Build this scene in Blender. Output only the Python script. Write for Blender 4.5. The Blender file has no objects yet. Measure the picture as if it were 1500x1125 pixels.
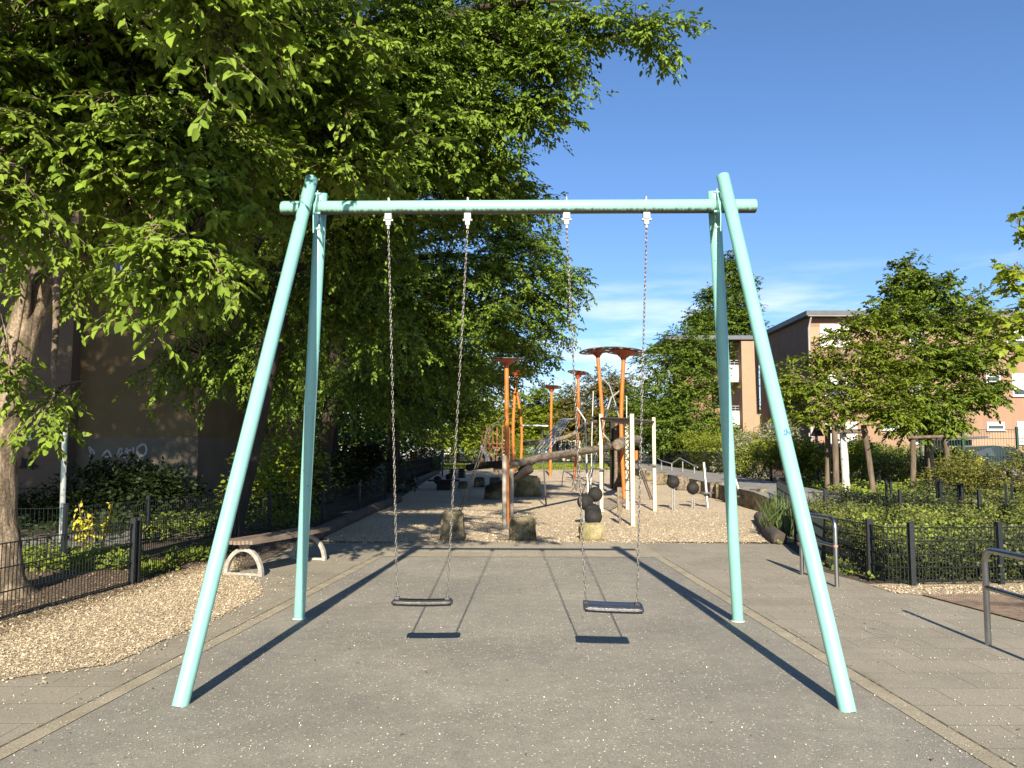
import bpy, bmesh, math, random
import numpy as np
from mathutils import Vector, Matrix, noise
R = math.radians
random.seed(4); RNG = np.random.default_rng(7)
scn = bpy.context.scene
COL = scn.collection
# ------------------------------------------------------------------ camera
F, PITCH, ROLL, CH = 1200.0, 0.0837, 0.0017, 1.5
cam_d = bpy.data.cameras.new('camera'); cam = bpy.data.objects.new('camera', cam_d); COL.objects.link(cam)
cam_d.sensor_fit = 'HORIZONTAL'; cam_d.sensor_width = 36; cam_d.lens = F/1500*36
cam_d.clip_start = .05; cam_d.clip_end = 4000
cam.location = (0, 0, CH)
fw = Vector((0, math.cos(PITCH), math.sin(PITCH))); up0 = Vector((0, -math.sin(PITCH), math.cos(PITCH))); rt0 = Vector((1, 0, 0))
rt = rt0*math.cos(ROLL)+up0*math.sin(ROLL); up = up0*math.cos(ROLL)-rt0*math.sin(ROLL)
cam.rotation_euler = Matrix((rt, up, -fw)).transposed().to_euler()
scn.camera = cam
# ------------------------------------------------------------------ light
SUN_EL, SUN_AZ = 0.4677, 0.0075
sun_d = bpy.data.lights.new('sun', 'SUN'); sun = bpy.data.objects.new('sun', sun_d); COL.objects.link(sun)
sun_d.energy = 5.0; sun_d.angle = R(.5); sun_d.color = (1, .90, .73)
sdir = Vector((math.sin(SUN_AZ)*math.cos(SUN_EL), math.cos(SUN_AZ)*math.cos(SUN_EL), -math.sin(SUN_EL)))
sun.rotation_euler = sdir.to_track_quat('-Z', 'Y').to_euler(); sun.location = (0, -20, 12)
w = bpy.data.worlds.new('World'); scn.world = w; w.use_nodes = True
nt = w.node_tree; nt.nodes.clear()
n_out = nt.nodes.new('ShaderNodeOutputWorld'); n_bg = nt.nodes.new('ShaderNodeBackground'); n_sky = nt.nodes.new('ShaderNodeTexSky')
n_sky.sky_type = 'NISHITA'; n_sky.sun_disc = False; n_sky.sun_elevation = SUN_EL; n_sky.sun_rotation = math.pi
n_sky.air_density = 1.0; n_sky.dust_density = .25; n_sky.ozone_density = 2.6
n_bg.inputs['Strength'].default_value = .07
tc = nt.nodes.new('ShaderNodeTexCoord'); mp = nt.nodes.new('ShaderNodeMapping'); mp.inputs['Scale'].default_value = (2.2, 1.2, 13)
nz = nt.nodes.new('ShaderNodeTexNoise'); nz.inputs['Scale'].default_value = 1.7; nz.inputs['Detail'].default_value = 7; nz.inputs['Roughness'].default_value = .55
rp = nt.nodes.new('ShaderNodeValToRGB'); rp.color_ramp.elements[0].position = .47; rp.color_ramp.elements[1].position = .66
sx = nt.nodes.new('ShaderNodeSeparateXYZ')
mr = nt.nodes.new('ShaderNodeMapRange'); mr.inputs['From Min'].default_value = .23; mr.inputs['From Max'].default_value = .13
mu = nt.nodes.new('ShaderNodeMath'); mu.operation = 'MULTIPLY'
mix = nt.nodes.new('ShaderNodeMix'); mix.data_type = 'RGBA'; mix.inputs['B'].default_value = (8.2, 8.5, 9.2, 1)
L = nt.links.new
L(tc.outputs['Generated'], mp.inputs['Vector']); L(mp.outputs[0], nz.inputs['Vector']); L(nz.outputs['Fac'], rp.inputs[0])
L(tc.outputs['Generated'], sx.inputs[0]); L(sx.outputs['Z'], mr.inputs['Value']); L(rp.outputs[0], mu.inputs[0]); L(mr.outputs[0], mu.inputs[1])
L(mu.outputs[0], mix.inputs['Factor']);
tint = nt.nodes.new('ShaderNodeMix'); tint.data_type = 'RGBA'; tint.blend_type = 'MULTIPLY'; tint.inputs['Factor'].default_value = 1; tint.inputs['B'].default_value = (.68, .84, 1.06, 1)
L(n_sky.outputs[0], tint.inputs['A']); L(tint.outputs['Result'], mix.inputs['A']); L(mix.outputs['Result'], n_bg.inputs['Color']); L(n_bg.outputs[0], n_out.inputs[0])
scn.view_settings.view_transform = 'Standard'; scn.view_settings.look = 'None'; scn.view_settings.gamma = 1
scn.view_settings.exposure = 1.17
scn.cycles.max_bounces = 6; scn.cycles.transparent_max_bounces = 8
# ------------------------------------------------------------------ helpers
def gz(x, y):
    z = .010*(min(y, 80)-20) if y > 20 else 0
    return z
def ray(px, py): return fw+rt*((px-750)/F)+up*((562.5-py)/F)
def at(px, py, Y):
    d = ray(px, py); return Vector((0, 0, CH))+d*(Y/d.y)
def gp(px, py):
    d = ray(px, py); Y = 10
    for _ in range(60):
        p = at(px, py, Y); z = gz(p.x, p.y)
        if d.z >= 0: return at(px, py, 70)
        Y = .5*Y+.5*max(1, (CH-z)/-d.z*d.y)
    p = at(px, py, Y); p.z = gz(p.x, p.y); return p
ORG = {}
def org(o):
    v = Vector((0, 0, 0))
    while o is not None: v = v+Vector(o.location); o = o.parent
    return v
def tag(o, label=None, cat=None, group=None, kind=None):
    if label: o['label'] = label
    if cat: o['category'] = cat
    if group: o['group'] = group
    if kind: o['kind'] = kind
    return o
def thing(name, label, cat, loc, group=None):
    o = bpy.data.objects.new(name, None); COL.objects.link(o); o.location = loc; o.empty_display_size = .2
    return tag(o, label, cat, group)
def copy_tree(o, parent=None):
    c = o.copy(); COL.objects.link(c); c.parent = parent
    for ch in list(o.children): copy_tree(ch, c)
    return c
class MB:
    def __init__(s): s.v = []; s.f = []; s.sm = []
    def add(s, vs, fs, smooth=False):
        b = len(s.v); s.v += [tuple(v) for v in vs]; s.f += [tuple(i+b for i in f) for f in fs]; s.sm += [smooth]*len(fs)
    def box(s, c, size, rot=None, bev=0):
        x, y, z = [k/2 for k in size]; m = rot or Matrix.Identity(3); c = Vector(c)
        if bev:
            b = min(bev, x*.9, y*.9, z*.9); bm = bmesh.new()
            bmesh.ops.create_cube(bm, size=1); bmesh.ops.scale(bm, vec=size, verts=bm.verts)
            bmesh.ops.bevel(bm, geom=bm.edges[:], offset=b, segments=2, affect='EDGES', profile=.7)
            s.add([m@v.co+c for v in bm.verts], [[v.index for v in f.verts] for f in bm.faces]); bm.free(); return
        vs = [c+m@Vector((i*x, j*y, k*z)) for i in (-1, 1) for j in (-1, 1) for k in (-1, 1)]
        s.add(vs, [(0, 1, 3, 2), (4, 6, 7, 5), (0, 4, 5, 1), (2, 3, 7, 6), (0, 2, 6, 4), (1, 5, 7, 3)])
    def tube(s, pts, r, n=10, cap=True, smooth=True):
        pts = [Vector(p) for p in pts]; k = len(pts)
        rs = list(r) if isinstance(r, (list, tuple)) else [r]*k
        ref = None; vs = []
        for i, p in enumerate(pts):
            t = (pts[min(i+1, k-1)]-pts[max(i-1, 0)]).normalized()
            if ref is None: ref = t.orthogonal().normalized()
            ref = (ref-t*ref.dot(t)).normalized(); b = t.cross(ref)
            vs += [p+(ref*math.cos(2*math.pi*j/n)+b*math.sin(2*math.pi*j/n))*rs[i] for j in range(n)]
        fs = [(i*n+j, i*n+(j+1) % n, (i+1)*n+(j+1) % n, (i+1)*n+j) for i in range(k-1) for j in range(n)]
        s.add(vs, fs, smooth)
        if cap: s.add(vs[:n], [tuple(range(n))[::-1]]); s.add(vs[-n:], [tuple(range(n))])
    def sphere(s, c, r, nu=20, nv=12, sc=(1, 1, 1)):
        c = Vector(c); vs = [c+Vector((0, 0, r*sc[2]))]
        for i in range(1, nv):
            a = math.pi*i/nv
            vs += [c+Vector((r*sc[0]*math.sin(a)*math.cos(2*math.pi*j/nu), r*sc[1]*math.sin(a)*math.sin(2*math.pi*j/nu), r*sc[2]*math.cos(a))) for j in range(nu)]
        vs.append(c-Vector((0, 0, r*sc[2]))); e = len(vs)-1
        fs = [(0, 1+j, 1+(j+1) % nu) for j in range(nu)]
        fs += [(1+i*nu+j, 1+(i+1)*nu+j, 1+(i+1)*nu+(j+1) % nu, 1+i*nu+(j+1) % nu) for i in range(nv-2) for j in range(nu)]
        fs += [(e, 1+(nv-2)*nu+(j+1) % nu, 1+(nv-2)*nu+j) for j in range(nu)]
        s.add(vs, fs, True)
    def lathe(s, c, prof, n=24, smooth=True):
        c = Vector(c); vs = []
        for r, z in prof: vs += [c+Vector((r*math.cos(2*math.pi*j/n), r*math.sin(2*math.pi*j/n), z)) for j in range(n)]
        fs = [(i*n+j, i*n+(j+1) % n, (i+1)*n+(j+1) % n, (i+1)*n+j) for i in range(len(prof)-1) for j in range(n)]
        s.add(vs, fs, smooth)
    def poly(s, pts, h=0):
        n = len(pts); pts = [Vector(p) for p in pts]
        if h == 0: s.add(pts, [tuple(range(n))]); return
        s.add(pts+[p+Vector((0, 0, h)) for p in pts], [tuple(range(n))[::-1], tuple(range(n, 2*n))]+[(i, (i+1) % n, n+(i+1) % n, n+i) for i in range(n)])
    def build(s, name, m, parent=None, label=None, wobble=0, wscale=3):
        me = bpy.data.meshes.new(name); o0 = org(parent)
        vs = [Vector(v) for v in s.v]
        if wobble: vs = [v+noise.noise_vector(v*wscale)*wobble for v in vs]
        me.from_pydata([v-o0 for v in vs], [], s.f)
        me.polygons.foreach_set('use_smooth', s.sm)
        me.materials.append(m); me.update()
        o = bpy.data.objects.new(name, me); COL.objects.link(o); o.parent = parent
        if label: o['label'] = label
        return o
# ------------------------------------------------------------------ materials
def nodes(name):
    m = bpy.data.materials.new(name); m.use_nodes = True; t = m.node_tree
    return m, t, t.nodes['Principled BSDF'], t.nodes.new, t.links.new
def mixrgb(t, fac, a, b):
    x = t.nodes.new('ShaderNodeMix'); x.data_type = 'RGBA'
    for k, v in (('Factor', fac), ('A', a), ('B', b)):
        if isinstance(v, (int, float)): x.inputs[k].default_value = v
        elif isinstance(v, (tuple, list)): x.inputs[k].default_value = (*v[:3], 1)
        else: t.links.new(v, x.inputs[k])
    return x.outputs['Result']
def ramp(t, src, a, b):
    r = t.nodes.new('ShaderNodeMapRange'); r.interpolation_type = 'SMOOTHSTEP'
    r.inputs['From Min'].default_value = a; r.inputs['From Max'].default_value = b; t.links.new(src, r.inputs['Value']); return r.outputs[0]
def noise_n(t, scale, detail=4, vec=None, rough=.55, stretch=None):
    n = t.nodes.new('ShaderNodeTexNoise'); n.inputs['Scale'].default_value = scale; n.inputs['Detail'].default_value = detail; n.inputs['Roughness'].default_value = rough
    if vec is None: vec = t.nodes.new('ShaderNodeNewGeometry').outputs['Position']
    if stretch:
        mp = t.nodes.new('ShaderNodeMapping'); mp.inputs['Scale'].default_value = stretch; t.links.new(vec, mp.inputs['Vector']); vec = mp.outputs[0]
    t.links.new(vec, n.inputs['Vector']); return n.outputs['Fac']
def mat(name, c1, c2=None, scale=8, rough=.6, bump=0, bscale=None, metal=0, detail=5, lo=.35, hi=.65, stretch=None, fine=0, fscale=120, spec=.5, coat=0):
    m, t, b, N, LK = nodes(name)
    b.inputs['Roughness'].default_value = rough; b.inputs['Metallic'].default_value = metal; b.inputs['Specular IOR Level'].default_value = spec
    if coat: b.inputs['Coat Weight'].default_value = coat; b.inputs['Coat Roughness'].default_value = .15
    if c2 is None: c2 = tuple(k*.86 for k in c1)
    c = mixrgb(t, ramp(t, noise_n(t, scale, detail, stretch=stretch), lo, hi), c1, c2)
    if fine:
        f = ramp(t, noise_n(t, fscale, 2), .3, .7)
        g = mixrgb(t, f, (1-fine,)*3, (1+fine,)*3)
        x = t.nodes.new('ShaderNodeMix'); x.data_type = 'RGBA'; x.blend_type = 'MULTIPLY'; x.inputs['Factor'].default_value = 1
        LK(c, x.inputs['A']); LK(g, x.inputs['B']); c = x.outputs['Result']
    LK(c, b.inputs['Base Color'])
    if bump:
        bp = N('ShaderNodeBump'); bp.inputs['Strength'].default_value = bump; bp.inputs['Distance'].default_value = .02
        LK(noise_n(t, bscale or scale*3, 5, stretch=stretch), bp.inputs['Height']); LK(bp.outputs[0], b.inputs['Normal'])
    return m
def leaf_mat(name, dark, light, trans=.3, rough=.5):
    m, t, b, N, LK = nodes(name)
    a = N('ShaderNodeAttribute'); a.attribute_name = 'tint'
    c = mixrgb(t, a.outputs['Fac'], dark, light)
    LK(c, b.inputs['Base Color']); b.inputs['Roughness'].default_value = rough; b.inputs['Specular IOR Level'].default_value = .22
    tr = N('ShaderNodeBsdfTranslucent'); ms = N('ShaderNodeMixShader'); ms.inputs[0].default_value = trans
    tcol = mixrgb(t, .55, c, (light[0]*1.15, light[1]*1.15, light[2]*.5))
    LK(tcol, tr.inputs['Color']); LK(b.outputs[0], ms.inputs[1]); LK(tr.outputs[0], ms.inputs[2]); LK(ms.outputs[0], t.nodes['Material Output'].inputs['Surface'])
    return m
def vor(t, scale, out='Color', vec=None, rnd=1):
    v = t.nodes.new('ShaderNodeTexVoronoi'); v.inputs['Scale'].default_value = scale; v.inputs['Randomness'].default_value = rnd
    t.links.new(vec or t.nodes.new('ShaderNodeNewGeometry').outputs['Position'], v.inputs['Vector']); return v.outputs[out]
def mult(t, a, b):
    x = t.nodes.new('ShaderNodeMix'); x.data_type = 'RGBA'; x.blend_type = 'MULTIPLY'; x.inputs['Factor'].default_value = 1
    t.links.new(a, x.inputs['A']); t.links.new(b, x.inputs['B']); return x.outputs['Result']
def sepx(t, c):
    s = t.nodes.new('ShaderNodeSeparateColor'); t.links.new(c, s.inputs[0]); return s.outputs[0]
def bumpit(t, b, h, strength=.4, dist=.01):
    bp = t.nodes.new('ShaderNodeBump'); bp.inputs['Strength'].default_value = strength; bp.inputs['Distance'].default_value = dist
    t.links.new(h, bp.inputs['Height']); t.links.new(bp.outputs[0], b.inputs['Normal'])
def asphalt_mat():
    m, t, b, N, LK = nodes('asphalt'); b.inputs['Roughness'].default_value = .85
    c = mixrgb(t, ramp(t, noise_n(t, .9, 6), .3, .7), (.215, .200, .170), (.262, .245, .206))
    c = mult(t, c, mixrgb(t, ramp(t, noise_n(t, 7, 5), .3, .75), (.9, .9, .9), (1.07, 1.06, 1.04)))
    c = mult(t, c, mixrgb(t, ramp(t, noise_n(t, .33, 5, rough=.6), .32, .68), (.84, .84, .85), (1.1, 1.09, 1.06)))
    c = mult(t, c, mixrgb(t, ramp(t, noise_n(t, 1.7, 8, rough=.72, stretch=(1.6, .5, 1)), .60, .72), (1, 1, 1), (.88, .87, .86)))
    g = mixrgb(t, sepx(t, vor(t, 210)), (.70, .70, .70), (1.30, 1.29, 1.26)); c = mult(t, c, g)
    sp = ramp(t, sepx(t, vor(t, 95)), .978, .992); c = mixrgb(t, sp, c, (.5, .48, .42))
    st = ramp(t, noise_n(t, 2.1, 7, rough=.7), .66, .74); c = mixrgb(t, st, c, (.13, .125, .112))
    LK(c, b.inputs['Base Color']); bumpit(t, b, vor(t, 210, 'Distance'), .35, .004); return m
def gravel_mat(name, base, dark, s=95):
    m, t, b, N, LK = nodes(name); b.inputs['Roughness'].default_value = .9
    c = mixrgb(t, ramp(t, noise_n(t, .5, 6), .3, .7), base, tuple(k*.86 for k in base))
    c = mixrgb(t, ramp(t, noise_n(t, 3, 6, rough=.7), .58, .8), c, dark)
    c = mult(t, c, mixrgb(t, sepx(t, vor(t, s)), (.45, .43, .40), (1.5, 1.5, 1.48)))
    LK(c, b.inputs['Base Color']); bumpit(t, b, vor(t, s, 'Distance'), .9, .02); return m
def paver_mat(name, c1, c2, bw, bh, mort, rot=0, grime=(.15, .145, .115)):
    m, t, b, N, LK = nodes(name); b.inputs['Roughness'].default_value = .88
    mp = N('ShaderNodeMapping'); mp.inputs['Rotation'].default_value = (0, 0, rot); LK(N('ShaderNodeNewGeometry').outputs['Position'], mp.inputs['Vector'])
    br = N('ShaderNodeTexBrick'); br.inputs['Scale'].default_value = 1; br.inputs['Brick Width'].default_value = bw; br.inputs['Row Height'].default_value = bh
    br.inputs['Mortar Size'].default_value = .005; br.inputs['Mortar Smooth'].default_value = .4; br.inputs['Color1'].default_value = (*c1, 1); br.inputs['Color2'].default_value = (*c2, 1); br.inputs['Mortar'].default_value = (*mort, 1)
    LK(mp.outputs[0], br.inputs['Vector'])
    c = mixrgb(t, ramp(t, noise_n(t, 1.1, 7, rough=.65), .42, .72), br.outputs['Color'], mort)
    c = mixrgb(t, .45, br.outputs['Color'], c)
    c = mixrgb(t, ramp(t, noise_n(t, 3.1, 7, rough=.75), .62, .78), c, grime)
    c = mult(t, c, mixrgb(t, sepx(t, vor(t, 170)), (.78, .78, .77), (1.2, 1.2, 1.19)))
    LK(c, b.inputs['Base Color']); bumpit(t, b, br.outputs['Fac'], -.35, .004); return m
def paint_mat(name, c, dirt=True):
    m, t, b, N, LK = nodes(name); b.inputs['Roughness'].default_value = .3; b.inputs['Coat Weight'].default_value = .22; b.inputs['Coat Roughness'].default_value = .22
    cc = mixrgb(t, ramp(t, noise_n(t, 5, 6), .3, .75), c, tuple(k*.93 for k in c))
    cc = mixrgb(t, ramp(t, noise_n(t, 48, 4, rough=.7), .665, .70), cc, tuple(k*.5 for k in c))
    cc = mixrgb(t, ramp(t, noise_n(t, 9, 6, rough=.7, stretch=(3, 3, .35)), .58, .72), cc, tuple(k*.80 for k in c))
    cc = mixrgb(t, ramp(t, noise_n(t, 17, 3, rough=.6), .73, .75), cc, (.09, .12, .2))
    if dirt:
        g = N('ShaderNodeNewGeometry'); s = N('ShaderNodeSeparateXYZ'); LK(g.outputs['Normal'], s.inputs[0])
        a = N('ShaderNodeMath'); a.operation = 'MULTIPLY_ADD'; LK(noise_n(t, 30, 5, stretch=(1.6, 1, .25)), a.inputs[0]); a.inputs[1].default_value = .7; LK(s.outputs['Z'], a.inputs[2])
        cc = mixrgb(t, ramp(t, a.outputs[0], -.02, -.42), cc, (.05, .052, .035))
    LK(cc, b.inputs['Base Color']); return m
M = {}
M['mint'] = paint_mat('mint_paint', (.225, .475, .42), False)
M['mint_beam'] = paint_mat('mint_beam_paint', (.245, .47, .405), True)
M['steel'] = mat('brushed_steel', (.42, .42, .42), (.30, .30, .30), 14, .32, metal=1, stretch=(1, 1, .2))
M['galv'] = mat('galvanised', (.44, .43, .41), (.32, .31, .30), 25, .4, metal=.55)
M['chain'] = mat('chain_steel', (.24, .225, .20), (.13, .12, .11), 40, .38, metal=.75)
M['bright'] = mat('bright_steel', (.62, .60, .56), (.5, .48, .45), 25, .4, metal=.25)
M['hanger'] = mat('hanger_plastic', (.50, .48, .45), (.4, .385, .36), 30, .45)
M['rubber'] = mat('black_rubber', (.022, .022, .024), (.035, .034, .036), 40, .42, .2, 90)
M['rubber_blue'] = mat('bluish_rubber', (.022, .024, .034), (.035, .037, .05), 30, .3, .2, 90)
M['ball'] = mat('ball_rubber', (.016, .015, .014), (.026, .024, .022), 9, .7, .15, 60, spec=.2)
M['asphalt'] = asphalt_mat()
M['paver'] = paver_mat('pavers', (.248, .220, .168), (.278, .247, .192), .60, .36, (.145, .128, .094))
M['edging'] = mat('edging_stone', (.33, .285, .205), (.25, .215, .15), 3, .9, .3, 60, fine=.2)
M['joint'] = mat('mossy_joint', (.05, .045, .025), (.17, .15, .105), 14, .95, .5, 60, lo=.45, hi=.6)
M['bandpaver'] = paver_mat('band_pavers', (.30, .262, .195), (.335, .292, .218), .42, .25, (.2, .175, .13))
M['gravel'] = gravel_mat('play_gravel', (.56, .455, .315), (.45, .355, .235), 60)
M['chips'] = gravel_mat('wood_chip_gravel', (.50, .41, .275), (.33, .25, .155), 90)
M['soil'] = mat('soil', (.055, .040, .026), (.095, .070, .044), 2.2, .95, .7, 40, fine=.45, fscale=45)
M['mulch'] = gravel_mat('mulch', (.13, .088, .055), (.065, .045, .028), 40)
M['path'] = mat('grey_path', (.24, .225, .20), (.18, .165, .145), 2, .9, .2, 50, fine=.15)
M['grass'] = mat('grass_ground', (.07, .115, .022), (.05, .085, .018), 4, .9, .6, 60, fine=.3)
M['black_iron'] = mat('anthracite_metal', (.012, .0155, .018), (.017, .021, .024), 20, .5, spec=.3)
M['dark_wire'] = mat('dark_wire', (.014, .02, .02), None, 20, .6, spec=.2)
M['green_metal'] = mat('green_metal', (.010, .045, .030), (.016, .06, .04), 20, .5)
M['bark'] = mat('grey_brown_bark', (.225, .172, .115), (.09, .066, .043), 7, .9, 1.0, 16, stretch=(1.5, 1.5, .4), fine=.35, fscale=40, lo=.4, hi=.62)
M['bark_dark'] = mat('dark_bark', (.05, .038, .026), (.03, .023, .016), 6, .95, .7, 18, stretch=(1, 1, .35))
M['white_bark'] = mat('whitewashed_bark', (.55, .53, .47), (.26, .23, .19), 7, .9, .4, 25, lo=.5, hi=.7)
M['bark_pale'] = mat('pale_bark', (.27, .22, .155), (.17, .135, .095), 6, .9, .5, 25, stretch=(1.5, 1.5, .4))
M['stake'] = mat('weathered_stake', (.15, .112, .078), (.085, .063, .044), 7, .9, .5, 25, stretch=(1.5, 1.5, .3))
M['log'] = mat('weathered_log', (.22, .172, .125), (.10, .076, .054), 5, .9, .5, 25, stretch=(2.2, .16, 3.0))
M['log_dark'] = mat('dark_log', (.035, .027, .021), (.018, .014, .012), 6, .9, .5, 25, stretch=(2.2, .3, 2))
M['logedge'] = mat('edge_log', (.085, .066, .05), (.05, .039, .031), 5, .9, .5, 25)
M['plank'] = mat('bench_plank', (.22, .165, .118), (.14, .105, .075), 6, .85, .4, 25, stretch=(1, .3, 1))
M['stone'] = mat('mossy_stone', (.20, .168, .098), (.062, .052, .025), 4.6, .95, 1.0, 18, fine=.42, fscale=55, lo=.38, hi=.66)
M['stone_pale'] = mat('pale_stone', (.30, .255, .14), (.15, .125, .055), 4, .95, .7, 22, fine=.3, fscale=60)
M['orange'] = mat('orange_paint', (.50, .15, .020), (.42, .118, .016), 4, .5)
M['orange_dark'] = mat('orange_red_paint', (.36, .072, .022), (.30, .055, .018), 4, .5)
M['disc'] = mat('disc_metal', (.16, .15, .14), (.10, .095, .09), 8, .55, metal=.5)
M['cream'] = mat('cream_post', (.54, .485, .345), (.47, .42, .29), 5, .6)
M['greypost'] = mat('grey_post', (.28, .255, .21), (.25, .225, .185), 8, .7)
M['rope'] = mat('rope', (.07, .06, .05), (.13, .115, .10), 60, .9)
M['rust'] = mat('rust_red', (.20, .072, .038), (.14, .05, .026), 6, .8)
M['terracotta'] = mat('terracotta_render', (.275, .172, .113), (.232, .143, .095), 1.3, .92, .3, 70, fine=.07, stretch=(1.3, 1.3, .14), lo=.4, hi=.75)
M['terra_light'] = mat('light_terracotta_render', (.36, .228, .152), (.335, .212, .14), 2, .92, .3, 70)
M['terra_shade'] = mat('shaded_terracotta_render', (.20, .128, .092), (.175, .11, .08), 2, .92, .5, 60)  # terracotta with shade painted in, for side walls turned from the sun
M['white'] = mat('white_pvc', (.62, .62, .60), (.56, .56, .54), 5, .45)
M['fascia'] = mat('grey_fascia', (.075, .085, .097), (.06, .068, .078), 4, .5)
M['soffit'] = mat('soffit', (.38, .365, .33), (.32, .305, .28), 3, .8)
M['curtain'] = mat('curtain', (.62, .61, .57), (.42, .41, .38), 5, .8, stretch=(14, 1, .3))
M['shutter'] = mat('roller_shutter', (.56, .55, .52), (.48, .47, .45), 3, .6, .3, 22, stretch=(.2, .2, 1))
mg, tg, bg_, Ng, Lg = nodes('window_glass'); bg_.inputs['Base Color'].default_value = (.05, .06, .07, 1); bg_.inputs['Roughness'].default_value = .06; M['glass'] = mg
M['oldwall'] = mat('shaded_ochre_render', (.175, .125, .058), (.145, .10, .045), 1.2, .95, .4, 40, fine=.12)  # ochre toned dark so the colour carries the tree canopy's shade
M['oldwall_pink'] = mat('shaded_pinkish_render', (.16, .112, .072), (.135, .092, .06), 1.2, .95, .4, 40, fine=.12)  # base colour lowered to hold the canopy shade on the wing
M['plinth'] = mat('shaded_grey_plinth', (.165, .138, .098), (.135, .112, .08), 1.6, .95, .3, 40, fine=.1)  # plinth colour darkened in the same way for the canopy shade
M['black'] = mat('black_spray', (.012, .012, .013), None, 5, .8)
M['chalk'] = mat('pale_spray', (.42, .41, .38), (.3, .29, .27), 12, .9)
M['faint_chalk'] = mat('faint_chalk', (.40, .375, .32), (.29, .265, .215), 30, .9, lo=.45, hi=.55)
M['paper'] = mat('paper', (.72, .74, .76), None, 5, .8)
M['pole'] = mat('stickered_pole', (.27, .29, .29), (.05, .085, .095), 9, .5, lo=.46, hi=.54, stretch=(1, 1, .6))
M['sign_pole'] = mat('sign_pole', (.19, .23, .27), (.14, .17, .2), 6, .45, metal=.4)
M['petal'] = mat('petals', (.66, .61, .50), (.5, .44, .33), 40, .8)
M['litter2'] = mat('leaf_litter', (.24, .165, .11), (.11, .075, .05), 30, .9)
M['litter'] = mat('dry_litter', (.10, .07, .04), (.16, .12, .07), 40, .9)
M['chip'] = mat('chip_pieces', (.62, .515, .36), (.34, .265, .175), 55, .9, lo=.35, hi=.65)
M['grate'] = mat('rusty_grate', (.22, .165, .12), (.14, .10, .07), 12, .85)
M['grate_dark'] = mat('dark_steel_strip', (.045, .032, .026), None, 12, .7)
M['car_blue'] = mat('blue_car_paint', (.02, .035, .11), None, 3, .25, coat=.8)
M['car_dark'] = mat('dark_green_car_paint', (.018, .024, .022), None, 3, .25, coat=.8)
M['car_white'] = mat('white_car_paint', (.75, .75, .75), None, 3, .3, coat=.6)
M['tyre'] = mat('tyre', (.02, .02, .02), None, 9, .8)
M['house_yellow'] = mat('pale_yellow_wall', (.58, .47, .28), None, 3, .9)
M['house_white'] = mat('white_wall', (.72, .72, .72), None, 3, .9)
M['roof_red'] = mat('red_roof', (.20, .075, .05), None, 3, .9)
M['tape'] = mat('faded_red_tape', (.5, .2, .17), None, 9, .7)
M['bluemark'] = mat('blue_marker', (.05, .16, .42), None, 9, .7)
M['leaf_near'] = leaf_mat('leaf_hornbeam', (.075, .135, .014), (.225, .315, .036), .18)
M['leaf_mid'] = leaf_mat('leaf_lime', (.062, .118, .014), (.19, .275, .034), .18)
M['leaf_far'] = leaf_mat('leaf_far', (.06, .105, .014), (.13, .19, .022), .22)
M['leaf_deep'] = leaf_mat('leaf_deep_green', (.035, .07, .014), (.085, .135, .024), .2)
M['leaf_right'] = leaf_mat('leaf_young_tree', (.075, .12, .012), (.20, .25, .024), .25)
M['leaf_right2'] = leaf_mat('leaf_maple_young', (.06, .11, .014), (.185, .245, .028), .22)
M['leaf_bronze'] = leaf_mat('leaf_bronze', (.095, .085, .022), (.17, .15, .035), .2)
M['leaf_maple'] = leaf_mat('leaf_maple', (.14, .20, .018), (.28, .34, .035), .35)
M['leaf_cover'] = leaf_mat('leaf_cover', (.055, .095, .016), (.22, .27, .038), .22)
M['leaf_bed'] = leaf_mat('leaf_bed', (.022, .032, .010), (.125, .14, .034), .12)
M['leaf_juniper'] = leaf_mat('leaf_juniper', (.10, .135, .016), (.22, .25, .025), .15)
M['leaf_olive'] = leaf_mat('leaf_olive', (.095, .10, .02), (.20, .20, .045), .2)
M['leaf_pale'] = leaf_mat('leaf_pale', (.13, .15, .075), (.36, .36, .25), .2)
M['leaf_shade_dark'] = leaf_mat('leaf_shade_dark', (.013, .022, .007), (.034, .05, .014), .15)  # leaf colours dropped near black to carry the shade on the bushes
M['leaf_yellow'] = leaf_mat('leaf_yellow', (.36, .34, .03), (.62, .56, .06), .3)
M['leaf_bush'] = leaf_mat('leaf_bush', (.10, .15, .014), (.24, .29, .025), .3)
M['leaf_blade'] = leaf_mat('leaf_blade', (.05, .08, .02), (.13, .17, .06), .2)
# ------------------------------------------------------------------ foliage
T_NEAR = (np.array([[0, 0, 0], [.32, -.27, .05], [.72, -.20, .02], [1, 0, -.10], [.72, .20, .02], [.32, .27, .05]]), [(0, 1, 2, 3), (0, 3, 4, 5)])
T_FAR = (np.array([[0, 0, 0], [.45, -.32, .06], [1, 0, -.05], [.45, .32, .06]]), [(0, 1, 2, 3)])
T_BLADE = (np.array([[0, -.02, 0], [.5, -.03, .05], [1, 0, -.22], [.5, .03, .05]]), [(0, 1, 2, 3)])
_mp = [(0, .0), (.12, -.42), (.34, -.30), (.52, -.62), (.60, -.26), (1, 0), (.60, .26), (.52, .62), (.34, .30), (.12, .42)]
T_MAPLE = (np.array([[.28, 0, .04]]+[[u, v, -.12*(u*u+v*v)] for u, v in _mp]), [(0, i, i+1) for i in range(1, 10)]+[(0, 10, 1)])
def nrm(a): return a/np.maximum(np.linalg.norm(a, axis=-1, keepdims=True), 1e-9)
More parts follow.
